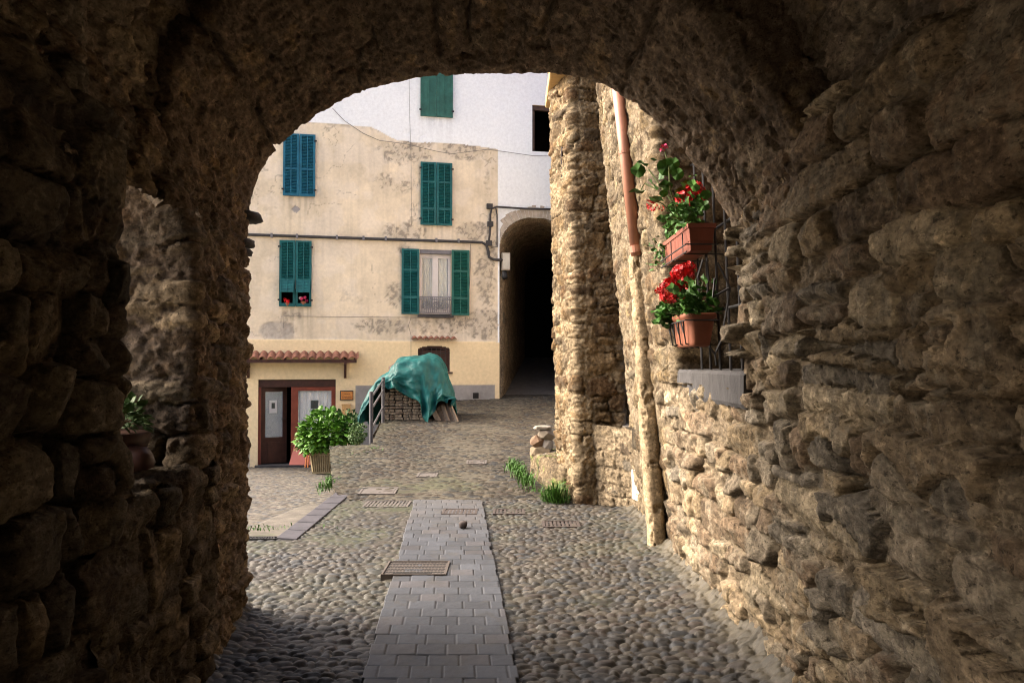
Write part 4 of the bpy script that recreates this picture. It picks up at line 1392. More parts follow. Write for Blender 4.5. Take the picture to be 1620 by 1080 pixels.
mb = MB(); mb.tube(wall_path([(772, 386), (774, 372), (775, 340), (777, 331), (785, 328), (800, 329), (830, 331), (880, 332)], -.07), .026, 8)
mb.tube(wall_path([(776, 392), (786, 391), (786, 340), (784, 330)], -.04), .014, 6)
mb.build("pipe", M['slab'], cp2, world=True, smooth=True)
for px, py in ((774, 327), (773, 385), (775, 355)):
    mb = MB()
    u, z = fu(px, py); mb.box(hw(u, -.05, z), (.14, .10, .12), Matrix.Rotation(HROT, 3, 'Z'))
    mb.build("junction_box", M['slab'], cp2, world=True)
eb, eu, ez = fixture("electrical_box", 800, 414, "grey electrical box with a round fitting fixed inside the alley mouth", "electrical box")
MB().bx(-.10, .10, -.08, .25, -.22, .22).build("casing", M['conc'], eb, bevel=.015)
MB().bx(-.08, .08, -.095, -.08, -.19, .19).build("cover", M['panel'], eb)
mb = MB(); mb.tube([(-.03, .0, -.22), (-.03, 0, -.36), (-.02, -.03, -.42)], [.05, .075, .06], 10)
mb.build("lamp_head", M['iron'], eb, smooth=True)
# thin cables
def cable(pts, label, y=-.03, r=.006):
    c = wall_path(pts, y)
    o = empty("cable", c[0], label, "cable")
    MB().tube(c, r, 5).build("wire", M['wire'], o, world=True)
cable([(526, 172), (545, 192), (575, 212), (600, 223), (640, 228), (690, 240), (715, 244), (770, 237), (800, 241), (842, 247), (900, 248)], "thin sagging cable slung over the top of the cream plaster")
cable([(647, 120), (648, 186), (650, 240), (651, 355)], "thin cable hanging straight down left of the middle windows", r=.004)
cable([(448, 520), (449, 500), (520, 501), (640, 502), (740, 504), (744, 420), (744, 386)], "thin wire running below the lower windows and up the right shutter", r=.005)
cable([(650, 585), (650, 530), (646, 515), (650, 503)], "thin wire dropping to the left of the small arched window", r=.005)
# geraniums on the sill of the tilted shutter
def tiny_pot(px, py, m, label, seed):
    u, z = fu(px, py)
    o = empty("potted_flower", hw(u, -.02, z - .1), label, "flower pot", "flowers behind the tilted shutter", HROT)
    rg = random.Random(seed)
    MB().tube([(0, 0, -.02), (0, 0, .06)], [.05, .07], 10).build("pot", M['terra'], o)
    for k in range(5):
        mb = MB()
        c = Vector((rg.uniform(-.08, .08), rg.uniform(-.05, .02), .10 + rg.uniform(-.03, .06)))
        for j in range(26):
            d = Vector((rg.gauss(0, 1), rg.gauss(0, 1), rg.gauss(0, 1))).normalized()
            p = c + d * .035
            x = d.orthogonal().normalized() * .016; y = d.cross(x)
            mb.quad(p - x - y, p + x - y, p + x + y, p - x + y)
        mb.build("flower_head", m if (k != 1 or seed == 1) else M['petal_w'], o)
tiny_pot(455, 476, M['petal'], "red potted flowers in the left gap under the tilted shutter", 1)
tiny_pot(480, 474, M['bud'], "pink and white potted flowers in the right gap under the tilted shutter", 2)

# ================================================================ RETAINING WALL, LOW WALL, LOOSE STONES
ret = empty("retaining_wall", (-2.6, 12.5, -.3), "low cobbled retaining wall holding up the road above the pebbled square", "retaining wall")
xy, u = path_pts([(-1.99, 9.7), (-2.19, 10.3), (-2.86, 13.18), (-2.78, 13.28), (-2.32, 13.44), (-2.58, 16.2), (-2.9, 20.4)], .03, .05)
v = np.linspace(0, 1, 26)
H, C, UU, VV = rubble(u, v * .9, seed=89, rw=(.14, .35), rh=(.07, .14), depth=.03, mort=.35, mcol=(.22, .18, .12), pal=PAL_COB * 1.3)
Yc = xy[:, None, 1] + 0 * VV
top = np.maximum(0, Yc - 9.5) * .067 + .012
bot = -.068 * np.maximum(0, Yc - 7.45) - .1
P = np.stack([xy[:, None, 0] + 0 * VV, Yc, bot + (top - bot) * (VV / .9)], -1)
N_ = gnormals(P)
if N_[20, 5, 0] > 0: N_ = -N_
grid_mesh("stone_face", P + N_ * H[..., None], C, M['stone'], ret)
lw = empty("low_wall", (.5, 10.4, 0), "low mossy stone kerb wall running out from the foot of the buttress", "low wall")
def low_wall():
    pts = [(1.0, 9.5), (.60, 9.58), (.50, 9.75), (.27, 11.15), (.38, 11.3), (1.3, 11.5)]
    xy, u = path_pts(pts, .016, .06)
    prof = [(0, 0), (0, .95), (.18, 1.0), (.9, 1.0)]
    pv, sv = path_pts([(0, -.1), (.02, .36), (.6, .38)], .016, .04)
    H, C, UU, VV = rubble(u, sv, seed=97, rw=(.16, .4), rh=(.1, .22), depth=.05, mort=.75, mvar=.4, rough=.022, tone=.42, mcol=(.30, .23, .14), pal=PAL_WARM)
    t = np.gradient(xy, axis=0); n = np.stack([-t[:, 1], t[:, 0]], -1); n /= np.linalg.norm(n, axis=1, keepdims=True)
    inward = n * -1
    if (inward[len(u) // 2] * np.array([1, 0])).sum() < 0: inward = -inward
    cen = np.array([.9, 10.4])
    off = np.minimum(pv[:, 0], .6)
    X = xy[:, None, 0] + (cen[0] - xy[:, None, 0]) * off[None, :] * 1.2
    Y = xy[:, None, 1] + (cen[1] - xy[:, None, 1]) * off[None, :] * 1.2
    slope = np.maximum(0, xy[:, 1] - 9.5) * .05
    Z = pv[None, :, 1] * (1 - .16 * sstep(9.6, 11.2, xy[:, 1]))[:, None] + slope[:, None]
    P = np.stack([X, Y, Z], -1)
    N_ = gnormals(P)
    if N_[len(u) // 2, 5, 0] > 0: N_ = -N_
    moss = sstep(.5, .62, fbm(UU, VV, .25, 4, 5))[..., None] * .7
    C = C * (1 - moss) + np.array((.09, .11, .03)) * moss
    grid_mesh("stone_face", P + N_ * H[..., None], C, M['stone'], lw)
low_wall()
rngs = random.Random(12)
for i, (px, py, s, lab, colr) in enumerate([
        (850, 699, (.10, .10, .105), "round brown loose stone at the left of the small pile by the buttress", (.16, .10, .06)),
        (864, 688, (.125, .12, .085), "pale loose stone resting on top of the round brown one", (.20, .165, .12)),
        (858, 676, (.13, .12, .032), "flat pale slab topmost on the loose stone pile", (.22, .19, .15)),
        (866, 703, (.085, .10, .095), "small whitish loose stone wedged against the buttress foot", (.27, .24, .20)),
        (856, 714, (.165, .14, .085), "wide tan loose stone at the bottom of the small pile", (.19, .145, .09))]):
    c = at(px, py, 11.05)
    o_mb = MB()
    bmh = bmesh.new()
    for _ in range(34):
        d = Vector((rngs.gauss(0, 1), rngs.gauss(0, 1), rngs.gauss(0, 1))).normalized()
        d = Vector([math.copysign(abs(q) ** .8, q) for q in d])
        bmh.verts.new((d.x * s[0], d.y * s[1], d.z * s[2]))
    hull = bmesh.ops.convex_hull(bmh, input=bmh.verts)
    used = sorted({v for f in bmh.faces for v in f.verts}, key=lambda v: tuple(v.co))
    ix = {v: k for k, v in enumerate(used)}
    o_mb.add([v.co.copy() for v in used], [tuple(ix[v] for v in f.verts) for f in bmh.faces])
    bmh.free()
    o = o_mb.build("loose_stone", mat("loose_stone_rock", colr, .9, .3, 9, .6, 40, .01), smooth=False)
    o.location = c
    bv = o.modifiers.new('bevel', 'BEVEL'); bv.width = .008; bv.segments = 2
    prop(o, lab, "stone", "loose stones piled by the buttress")

# ================================================================ RAILING, PLANTS AND BOARD IN THE SQUARE
rail = empty("hand_railing", at(587, 704, 13.55), "grey metal railing with two posts in front of the teal tarp", "railing")
rA, rB = at(587, 705, 13.55), at(606, 668, 16.0)
hA = at(587, 619, 13.55).z - rA.z
for b, hh in ((rA, hA), (rB, hA * .98)):
    mb = MB(); mb.tube([b + Vector((0, 0, -.1)), b + Vector((0, 0, hh))], .034, 10)
    mb.build("post", M['rail_metal'], rail, world=True, smooth=False)
for fz in (.92, .70, .34):
    mb = MB(); mb.tube([rA + Vector((.02, 0, hA * fz)), rB + Vector((0, 0, hA * fz))], .019, 8)
    mb.build("rail", M['rail_metal'], rail, world=True)

def leaf_cloud(mb, pts, size, rng, shape='oval', droop=.35):
    """many small bent leaves; pts = (position, outward direction)"""
    for p, d in pts:
        s = size * rng.uniform(.65, 1.25)
        d = (Vector(d) + Vector((rng.gauss(0, .45), rng.gauss(0, .45), rng.gauss(0, .35)))).normalized()
        side = d.cross(Vector((rng.gauss(0, .3), rng.gauss(0, .3), 1))).normalized()
        up = side.cross(d).normalized()
        ln = (d * rng.uniform(.3, 1) + up * rng.uniform(-.3, .8) * (1 - droop) - Vector((0, 0, droop * rng.random()))).normalized()
        nrm = side.cross(ln).normalized()
        p = Vector(p)
        if shape == 'oval':
            w = s * .36
            pts_ = [p, p + ln * s * .35 + side * w - nrm * .04 * s, p + ln * s * .75 + side * w * .75 - nrm * .10 * s, p + ln * s - nrm * .2 * s,
                    p + ln * s * .75 - side * w * .75 - nrm * .10 * s, p + ln * s * .35 - side * w - nrm * .04 * s, p + ln * s * .35 + nrm * .06 * s, p + ln * s * .75 - nrm * .0 * s]
            mb.add(pts_, [(0, 6, 1), (0, 5, 6), (1, 6, 7, 2), (5, 4, 7, 6), (2, 7, 3), (4, 3, 7)])
        else:
            n = 10
            c = p + ln * s * .5
            vs = [c - nrm * .05 * s]
            for k in range(n):
                a = 2 * math.pi * k / n + .3
                r = s * .5 * (1 + .13 * math.cos(5 * a)) * (1 if k != 0 else .75)
                vs.append(c + (ln * math.cos(a) + side * math.sin(a)) * r + nrm * s * .10 * math.cos(3 * a))
            mb.add(vs, [(0, 1 + k, 1 + (k + 1) % n) for k in range(n)])

def bush_pts(n, c, r, rng, zmin=-.55, lumps=9, seed=0):
    rg = random.Random(seed)
    L = [(Vector((rg.gauss(0, 1), rg.gauss(0, 1), rg.gauss(.3, .8))).normalized(), rg.uniform(.10, .28)) for _ in range(lumps)]
    out = []
    while len(out) < n:
        d = Vector((rng.gauss(0, 1), rng.gauss(0, 1), rng.gauss(0, 1))).normalized()
        if d.z < zmin: continue
        k = .82 + sum(a * max(0, d.dot(v)) ** 6 for v, a in L) - .10 * rng.random()
        k *= rng.random() ** .22
        out.append((Vector(c) + Vector((d.x * r[0], d.y * r[1], d.z * r[2])) * k, d))
    return out

pb = at(513, 747, 16.6)
shrub = empty("potted_shrub", pb, "bright green leafy hydrangea in a ribbed stone planter by the shop door", "potted shrub")
mb = MB()
pw, ph = .235, .42
n = 10
vs, fs = [], []
outer = []
for side in range(4):
    for k in range(n * 2):
        t = k / (n * 2)
        outer.append((side, t, .012 * (1 if k % 2 else -1)))
def pot_ring(w, z, ribs=True):
    r = []
    for side, t, d in outer:
        a = -w + 2 * w * t
        q = w + (d if ribs else 0)
        r.append([(a, -q, z), (q, a, z), (-a, q, z), (-q, -a, z)][side])
    return r
rings = [pot_ring(pw * .84, 0, False), pot_ring(pw * .84, .04, False), pot_ring(pw * .84, .045), pot_ring(pw, ph - .06), pot_ring(pw * 1.03, ph - .055, False), pot_ring(pw * 1.05, ph, False), pot_ring(pw * .92, ph, False), pot_ring(pw * .9, ph - .06, False)]
for r in rings: vs += r
N4 = len(outer)
for i in range(len(rings) - 1):
    for k in range(N4):
        k2 = (k + 1) % N4
        fs.append((i * N4 + k, i * N4 + k2, (i + 1) * N4 + k2, (i + 1) * N4 + k))
fs.append(tuple((len(rings) - 1) * N4 + k for k in range(N4)))
MB().add(vs, fs).build("pot", M['pot_stone'], shrub)
mb = MB(); rg = random.Random(3)
cc = (0.03, .05, .70)
leaf_cloud(mb, bush_pts(1150, cc, (.57, .55, .45), rg, -.75, 12, 5), .125, rg)
leaf_cloud(mb, bush_pts(260, (-.25, -.1, .62), (.32, .35, .30), rg, -.7, 6, 6), .13, rg)
mb.build("foliage", M['leaf'], shrub)
mb = MB()
for k in range(12):
    a = rg.random() * 6.28; r = rg.uniform(.1, .4)
    mb.tube([(0.05 * math.cos(a), .05 * math.sin(a), .36), (.06 + r * .4 * math.cos(a), r * .4 * math.sin(a), .65), (.06 + r * math.cos(a), r * math.sin(a), .95)], [.012, .01, .006], 5)
mb.build("stem", M['stem'], shrub)

def bush(name, px, py, Y, r, n, size, m, label, seed):
    b = at(px, py, Y)
    o = empty(name, b, label, "shrub")
    rg = random.Random(seed)
    mb = MB(); leaf_cloud(mb, bush_pts(n, (0, 0, r[2] * .8), r, rg, -.8, 7, seed), size, rg)
    mb.build("foliage", m, o)
    mb = MB()
    for k in range(9):
        a = rg.random() * 6.28
        mb.tube([(0, 0, -.25), (.3 * r[0] * math.cos(a), .3 * r[1] * math.sin(a), r[2] * .5), (.7 * r[0] * math.cos(a), .7 * r[1] * math.sin(a), r[2])], [.012, .009, .005], 5)
    mb.build("stem", M['stem'], o)
bush("green_shrub", 549, 696, 16.9, (.36, .34, .32), 420, .10, M['leaf_dark'], "dark green leafy shrub close behind the potted hydrangea", 21)
bush("grey_shrub", 565, 702, 15.6, (.20, .2, .20), 520, .05, M['leaf_dark'], "small greyish rounded shrub between hydrangea and railing", 22)

bd = empty("red_board", at(478, 735, 17.6), "plain red board leaning on the shop door behind the hydrangea", "board")
bx0, bx1 = at(457, 735, 17.6), at(502, 735, 17.6)
topz = at(470, 697, 17.9).z
vs = [bx0, bx1, Vector((bx1.x - .0, 17.95, topz)), Vector((bx0.x + .05, 17.95, topz))]
back = [p + Vector((0, .03, .004)) for p in vs]
MB().add(vs + back, [(0, 1, 2, 3), (7, 6, 5, 4), (0, 4, 5, 1), (1, 5, 6, 2), (2, 6, 7, 3), (3, 7, 4, 0)]).build("panel", M['board'], bd, world=True)
for i, (xa, xb, lab) in enumerate(((483, 487, "thin orange stake leaning on the red board, the left one of two"), (487, 490, "thin orange stake leaning on the red board, nearer the planter"))):
    a, b = at(xa, 739, 17.2), at(xb, 690, 17.5)
    mb = MB(); mb.tube([Vector((0, 0, 0)), (b - a) * .5 + Vector((.01, 0, 0)), b - a], .018, 6)
    o = mb.build("garden_stake", M['orange'])
    o.location = a
    prop(o, lab, "stake", "orange stakes by the red board")

# ================================================================ BRICK STACK, TARP AND PLANKS
TY = 16.35
def tp(px, py, dy=0.0):
    """pixel on the stack's front plane, moved dy back"""
    w = at(px, py, TY)
    return Vector((w.x, w.y + dy, w.z))
base_z = tp(640, 669).z
col_px = [607, 615.5, 624.5, 637.5, 646, 652, 663.5, 674]
rgb = random.Random(17)
bmesh_ = []
for k in range(3):
    mb = MB(); mb.box((0, 0, 0), (1, 1, 1))
    me = bpy.data.meshes.new("stack_brick")
    r2 = random.Random(40 + k)
    # a bar with worn corners: subdivided cube with jitter
    vs, fs = [], []
    nx = 5
    prof_ = [(-.5, -.42), (-.42, -.5), (.42, -.5), (.5, -.42), (.5, .42), (.42, .5), (-.42, .5), (-.5, .42)]
    for i in range(nx):
        x = -.5 + i / (nx - 1)
        sc_ = .93 if i in (0, nx - 1) else 1
        for a, b in prof_:
            vs.append((x, a * sc_ + r2.uniform(-.03, .03), b * sc_ + r2.uniform(-.06, .06)))
    for i in range(nx - 1):
        for j in range(8):
            j2 = (j + 1) % 8
            fs.append((i * 8 + j, (i + 1) * 8 + j, (i + 1) * 8 + j2, i * 8 + j2))
    fs.append(tuple(range(8))); fs.append(tuple((nx - 1) * 8 + j for j in range(7, -1, -1)))
    me.from_pydata(vs, [], fs); me.update()
    me.materials.append(M['brick'] if k < 2 else mat("darker_brick", (.17, .125, .085), .9, .4, 9, .4, 50, .005))
    bmesh_.append(me)
layers = 12
for ci in range(7):
    xa, xb = tp(col_px[ci], 660).x, tp(col_px[ci + 1], 660).x
    for li in range(layers):
        hgt = .056
        z = base_z + (li + .5) * hgt
        if ci < 1 and li > 10: continue
        o = bpy.data.objects.new("stack_brick", bmesh_[rgb.choice((0, 0, 1, 2))])
        alt = (li % 2) * .012 - .006
        o.scale = ((xb - xa) * (.97 if li % 2 else .86), .42, hgt * .84)
        o.location = ((xa + xb) / 2 + rgb.uniform(-.006, .006) + alt, TY + .22 + rgb.uniform(-.02, .02), z)
        o.rotation_euler = (rgb.uniform(-.03, .03), rgb.uniform(-.03, .03), rgb.uniform(-.04, .04))
        sc.collection.objects.link(o)
        prop(o, "weathered tan brick in the neat stack under the teal tarp", "brick", "bricks stacked under the tarp")

def tarp():
    sil = [(573, 668), (571.5, 652), (575, 640), (582, 628), (592, 611), (602, 598.5), (615, 589), (622, 577), (629, 568), (650, 564), (672, 560.5), (684, 564), (694, 571), (701, 586), (706.5, 600), (711, 618), (713.5, 634), (714, 644)]
    hem = [(576, 692), (572, 670), (577, 655), (584, 644), (593, 628), (603, 611), (615, 615), (623, 614), (632, 617.5), (650, 628), (664, 634), (671, 662), (680, 671), (687, 652), (694, 642), (702, 634), (710, 631), (714, 638)]
    def dense(pts, n):
        w = np.array([tuple(tp(*p)) for p in pts])
        s = np.linspace(0, 1, len(pts))
        t = np.linspace(0, 1, n)
        q = np.stack([np.interp(t, s, w[:, k]) for k in (0, 2)], -1)
        ker = np.array([1, 2, 3, 2, 1.]) / 9
        pad = np.concatenate([q[:1].repeat(2, 0), q, q[-1:].repeat(2, 0)])
        return np.stack([np.convolve(pad[:, k], ker, 'valid') for k in (0, 1)], -1)
    nA, nB = 120, 110
    A, Hm = dense(sil, nA), dense(hem, nA)
    t = np.linspace(0, 1, nA)
    b = np.linspace(0, 1, nB)
    X = np.zeros((nA, nB)); Y = X.copy(); Z = X.copy()
    for i in range(nA):
        # front hem -> front shoulder -> ridge -> back
        k = np.array([0, .30, .42, .60, .75, 1.0])
        dz = A[i, 1] - Hm[i, 1]
        top = A[i, 1]
        left = max(0, 1 - t[i] / .33)
        ys = np.array([-.16, -.09 + .05 * left, .10, .42, .80, 1.10])
        zs = np.array([Hm[i, 1], Hm[i, 1] + dz * .58, Hm[i, 1] + dz * .9, top, top - .05, max(base_z - .1, top - 1.05)])
        xs = np.array([Hm[i, 0], Hm[i, 0] * .5 + A[i, 0] * .5, A[i, 0], A[i, 0], A[i, 0], A[i, 0]])
        X[i] = np.interp(b, k, xs); Y[i] = TY + np.interp(b, k, ys); Z[i] = np.interp(b, k, zs)
    ker = np.hanning(11)[1:-1]; ker /= ker.sum()
    def smo(Q):
        Qp = np.pad(Q, ((0, 0), (4, 4)), mode='reflect', reflect_type='odd')
        return np.apply_along_axis(lambda a: np.convolve(a, ker, 'valid'), 1, Qp)
    X, Y, Z = smo(X), smo(Y), smo(Z)
    T, B = np.meshgrid(t, b, indexing='ij')
    P = np.stack([X, Y, Z], -1)
    N = gnormals(P)
    if N[nA // 2, nB // 3, 1] > 0: N = -N
    def crease(x, y, s, seed):   # folded, sharp ridged noise
        return 1 - np.abs(2 * fbm(x, y, s, 3, seed, .5) - 1)
    D = .055 * (crease(T * 7 + 2 * B, B * 6 - T * 4, 1.0, 23) - .6) + .10 * (crease(T * 9, B * 1.6, 1.0, 3) - .6) * sstep(.6, .1, B) + .075 * (crease(T * 4 + B * 3.5, B * 3 - T * 3, 1.0, 7) - .6) + .035 * (crease(T * 12, B * 9, 1.0, 9) - .6) \
        + .07 * np.sin(T * 46 + 2.2 * np.sin(B * 5)) * sstep(.34, .0, B) * sstep(.30, .45, T)
    D = D * 1.1 + .016 * (crease(T * 26 + 4 * B, B * 14, 1.0, 37) - .6)
    P = P + N * D[..., None]
    P[..., 2] = np.maximum(P[..., 2], np.where(T < .30, -1.2, base_z - .0))
    tb = empty("tarp", (tp(640, 669).x, TY + .4, base_z), "crumpled teal plastic tarp draped over the brick stack", "tarp")
    o = grid_mesh("sheet", P, None, M['tarp'], tb)
    so_ = o.modifiers.new("thick", 'SOLIDIFY'); so_.thickness = .006
    # soft bulk of sacks under the sheet so that it rests on something
    mb = MB()
    for (px, py, dy, s) in ((640, 605, .55, (.42, .33, .40)), (672, 600, .5, (.36, .30, .42)), (696, 640, .55, (.16, .3, .42)), (612, 628, .6, (.28, .3, .3))):
        rock_mesh(mb, tp(px, py, dy), s, random.Random(5), 12)
    core = mb.build("covered_bulk", M['brownwood'], tb, world=True, smooth=True)
tarp()
for i, (xa, xb, top, wide, lab) in enumerate([(697, 684, 648, 8, "plank leaning at the right of the tarp, nearest the bricks"), (704, 693, 644, 7, "second leaning plank from the bricks, dark and narrow"), (711, 699, 641, 7, "middle leaning plank with a greyish edge by the tarp"),
                                              (718, 706, 640, 8, "fourth leaning plank from the bricks under the tarp edge"), (724, 710, 642, 9, "outermost wide leaning plank at the right end")]):
    a, b = tp(xa, 671, -.05 - .02 * i), tp(xb, top, .12)
    d = b - a
    L = d.length
    o_ = MB().box((0, 0, L / 2), (wide / 79.5, .05, L)).build("leaning_plank", M['plank'] if i % 2 == 0 else mat("dark_plank", (.10, .075, .055), .9, .4, 9, .4, 50, .005), bevel=.006)
    o_.location = a
    o_.rotation_euler = (d.to_track_quat('Z', 'X').to_euler())
    # keep the broad side to the front
    z = d.normalized(); y = Vector((.55, 1, 0)); y = (y - z * y.dot(z)).normalized(); x = y.cross(z)
    o_.rotation_euler = Matrix((x, y, z)).transposed().to_euler()
    prop(o_, lab, "plank", "planks leaning by the tarp")

# ================================================================ DRAIN COVERS, STONE, GRASS
def cover_at(px0, py0, px1, py1, z0=.0, slope=True):
    def g(px, py):
        d = ray(px, py)
        # lane plane, then rising road
        t = (z0 - CAMZ) / d.z
        if slope and d.y * t > 9.5:
            t = (z0 - CAMZ - 9.5 * .067) / (d.z - .067 * d.y)
        return Vector((d.x * t, d.y * t, CAMZ + d.z * t))
    a, b, c, d = g(px0, py1), g(px1, py1), g(px1, py0), g(px0, py0)
    cx = (a.x + b.x + c.x + d.x) / 4
    cy = (a.y + c.y) / 2
    return cx, cy, (a.z + c.z) / 2, ((b.x - a.x) + (c.x - d.x)) / 2, c.y - a.y
def grate(name, px, label, kind, m, z=.0, lift=.04):
    cx, cy, cz, w, L = cover_at(*px, z0=z)
    o = empty(name, (cx, cy, cz + lift), label, "drain cover", None, 0)
    if cy > 9.6: o.rotation_euler = (math.atan(.067), 0, 0)
    mb = MB()
    t = .014 if kind == 'studs' else .026
    mb.bx(-w / 2, w / 2, -L / 2, -L / 2 + t, -.04, .012); mb.bx(-w / 2, w / 2, L / 2 - t, L / 2, -.04, .012)
    mb.bx(-w / 2, -w / 2 + t, -L / 2 + t, L / 2 - t, -.04, .012); mb.bx(w / 2 - t, w / 2, -L / 2 + t, L / 2 - t, -.04, .012)
    mb.build("frame", m, o)
    if kind == 'studs':
        pl = MB(); pl.bx(-w / 2 + t, w / 2 - t, -L / 2 + t, L / 2 - t, -.04, .004)
        pl.build("plate", m, o)
        hb = MB()
        nx, ny = 17, 8
        for i in range(nx):
            for j in range(ny):
                x = -w / 2 + t + (w - 2 * t) * (i + .5 + .25 * (j % 2)) / (nx + .5)
                y = -L / 2 + t + (L - 2 * t) * (j + .5) / ny
                if j == 0 and 2 < i < 13: continue
                hb.tube([(x, y, .003), (x, y, .0055)], .013, 8)
        hb.bx(-w * .33, w * .27, -L / 2 + .05, -L / 2 + .07, .003, .006)
        hb.build("hole_pattern", M['dark'], o)
    elif kind == 'bars':
        pl = MB(); pl.bx(-w / 2 + t, w / 2 - t, -L / 2 + t, L / 2 - t, -.045, -.03); pl.build("pit", M['dark'], o)
        b = MB()
        n = max(6, int(w / .045))
        for i in range(n):
            x = -w / 2 + t + (w - 2 * t) * (i + .5) / n
            b.bx(x - .011, x + .011, -L / 2 + t, L / 2 - t, -.03, .009)
        b.bx(-w / 2 + t, w / 2 - t, -.012, .012, -.02, .007)
        b.build("bars", m, o)
    else:
        pl = MB(); pl.bx(-w / 2 + t + .006, w / 2 - t - .006, -L / 2 + t + .006, L / 2 - t - .006, -.04, .008); pl.build("lid", m, o)
    return o
M['cover'] = mat("worn_cover", (.072, .058, .048), .7, .25, 20, .3, 80, .003, spec=.35)
M['stone_lid'] = mat("stone_cover", (.090, .078, .068), .85, .2, 12, .3, 60, .004)
grate("drain_cover", (609, 897, 709, 919), "perforated brown cover lying across the left edge of the paved strip", 'studs', M['cover'], .0, .0405)
grate("drain_cover", (700, 811, 755, 820), "rusty barred grate set into the far end of the paved strip", 'bars', M['rust'], .0, .036)
grate("drain_cover", (577, 795, 648, 805), "faint ribbed cover in the smooth patch left of the strip", 'bars', M['stone_lid'], 0, .014)
grate("drain_cover", (570, 773, 628, 784), "plain rectangular stone cover lid at the foot of the rising road", 'plain', M['stone_lid'], 0, .014)
grate("drain_cover", (780, 808, 830, 816), "reddish grate in the cobbles just right of the strip's end", 'bars', M['rust'], 0, .014)
grate("drain_cover", (858, 827, 917, 837), "reddish grate in the cobbles nearest the buttress", 'bars', M['rust'], 0, .014)
grate("drain_cover", (660, 750, 692, 757), "small plain cover in the cobbles at the middle of the road", 'plain', M['stone_lid'], 0, .014)
grate("drain_cover", (738, 730, 770, 736), "small plain cover further up the road towards the alley", 'plain', M['stone_lid'], 0, .014)
# slotted drain ending in a fan by the dark channel
sd_ = empty("slot_drain", (-2.4, 7.46, .02), "dark slotted iron drain ending at the stone channel left of the lane", "drain")
mb = MB(); mb.bx(-.7, .27, -.04, .04, -.05, .0)
mb.build("pit", M['dark'], sd_)
mb = MB()
for i in range(38):
    x = -.69 + i * .0255
    mb.box((x, 0, .006), (.012, .085, .012), Matrix.Rotation(R(18 * (1 if i > 30 else 0) * (i - 33) / 3), 3, 'Z'))
mb.bx(-.7, .27, -.055, -.042, -.03, .014); mb.bx(-.7, .27, .042, .055, -.03, .014)
mb.build("slats", M['iron'], sd_)
mb = MB(); rock_mesh(mb, (0, 0, 0), (.042, .04, .034), random.Random(9), 10)
o = mb.build("small_rock", M['rust'], smooth=True)
c = cover_at(729, 838, 737, 846)
o.location = (c[0], c[1], .045 + .030)
prop(o, "small brown rock lying alone on the paved strip", "rock")

def tufts(name, spots, label=None):
    mb = MB(); rg = random.Random(31)
    for (px, py, Y, rx, ry, n, h) in spots:
        b = at(px, py, Y)
        for _ in range(n):
            x, y = b.x + rg.gauss(0, rx), b.y + rg.gauss(0, ry)
            z = b.z - .03
            a = rg.random() * 6.28
            hh = h * rg.uniform(.4, 1.2)
            l = Vector((math.cos(a), math.sin(a), 0))
            s = Vector((-math.sin(a), math.cos(a), 0)) * rg.uniform(.003, .008)
            p = Vector((x, y, z))
            mid_ = p + l * hh * .3 + Vector((0, 0, hh * .75))
            tip = p + l * hh * .8 + Vector((0, 0, hh * .85))
            mb.add([p - s * .6, p + s * .6, mid_ + s, mid_ - s, tip], [(0, 1, 2, 3), (3, 2, 4)])
    return prop(mb.build(name, M['grass']), kind='stuff')
tufts("grass", [(520, 768, 10.6, .05, .25, 150, .13), (528, 752, 11.6, .03, .3, 70, .10), (575, 717, 12.9, .09, .2, 90, .08), (592, 712, 13.1, .07, .1, 60, .09), (556, 738, 11.9, .05, .3, 60, .05), (640, 740, 11.6, .35, .12, 60, .035), (566, 760, 10.9, .06, .2, 50, .05),
                (812, 737, 11.4, .05, .25, 160, .12), (822, 748, 10.8, .05, .25, 190, .13), (834, 762, 10.2, .05, .15, 120, .13), (845, 772, 9.9, .1, .1, 50, .05), (870, 794, 9.5, .05, .05, 120, .22), (880, 797, 9.42, .05, .03, 110, .30), (890, 800, 9.36, .04, .02, 50, .16),
                (835, 806, 9.0, .2, .1, 40, .03), (400, 833, 7.9, .15, .06, 60, .04), (440, 830, 8.0, .2, .05, 50, .03)])

# ================================================================ PIPE, CASING, PANEL ON THE RIGHT WALL
def wallx(Y, Z):
    k = .055 + .045 * float(sstep(5.0, 6.8, np.array(Y)))
    return 1.37 - k * Z
cas = empty("pipe_casing", (1.30, 7.1, 0), "tall tan mortar casing running down the stone wall below the copper pipe", "casing")
def ribbon(name, pts, m, parent, thick, seed, base):
    """a rough mortar rib running down the wall: list of (px, py, halfwidth_px)"""
    pts = np.array(pts, float)
    n = 240
    py = np.linspace(pts[0, 1], pts[-1, 1], n)
    px = np.interp(py, pts[:, 1], pts[:, 0]); hw_ = np.interp(py, pts[:, 1], pts[:, 2])
    av = np.linspace(0, math.pi, 34)
    P = np.zeros((n, len(av), 3))
    for i in range(n):
        c = at(px[i], py[i], 7.0)
        hwid = hw_[i] / 1300 * 7.0
        for k, a_ in enumerate(av):
            cx_ = -math.copysign(abs(math.cos(a_)) ** .6, math.cos(a_))
            P[i, k] = (c.x + hwid * cx_, 7.16 - thick * math.sin(a_) ** .45, c.z)
    UU, VV = np.meshgrid(np.linspace(0, 3.2, n), av * .12, indexing='ij')
    N = gnormals(P)
    if N[n // 2, 17, 1] > 0: N = -N
    H = .016 * (fbm(UU, VV, .35, 3, seed) - .5) + .012 * (fbm(UU, VV, .08, 4, seed + 1, .6) - .5) - .02 * sstep(.6, .7, fbm(UU, VV, .12, 4, seed + 2))
    C = np.array(base) * (.68 + .64 * fbm(UU, VV, .25, 5, seed + 3, .6))[..., None]
    return grid_mesh(name, P + N * H[..., None], C, m, parent)
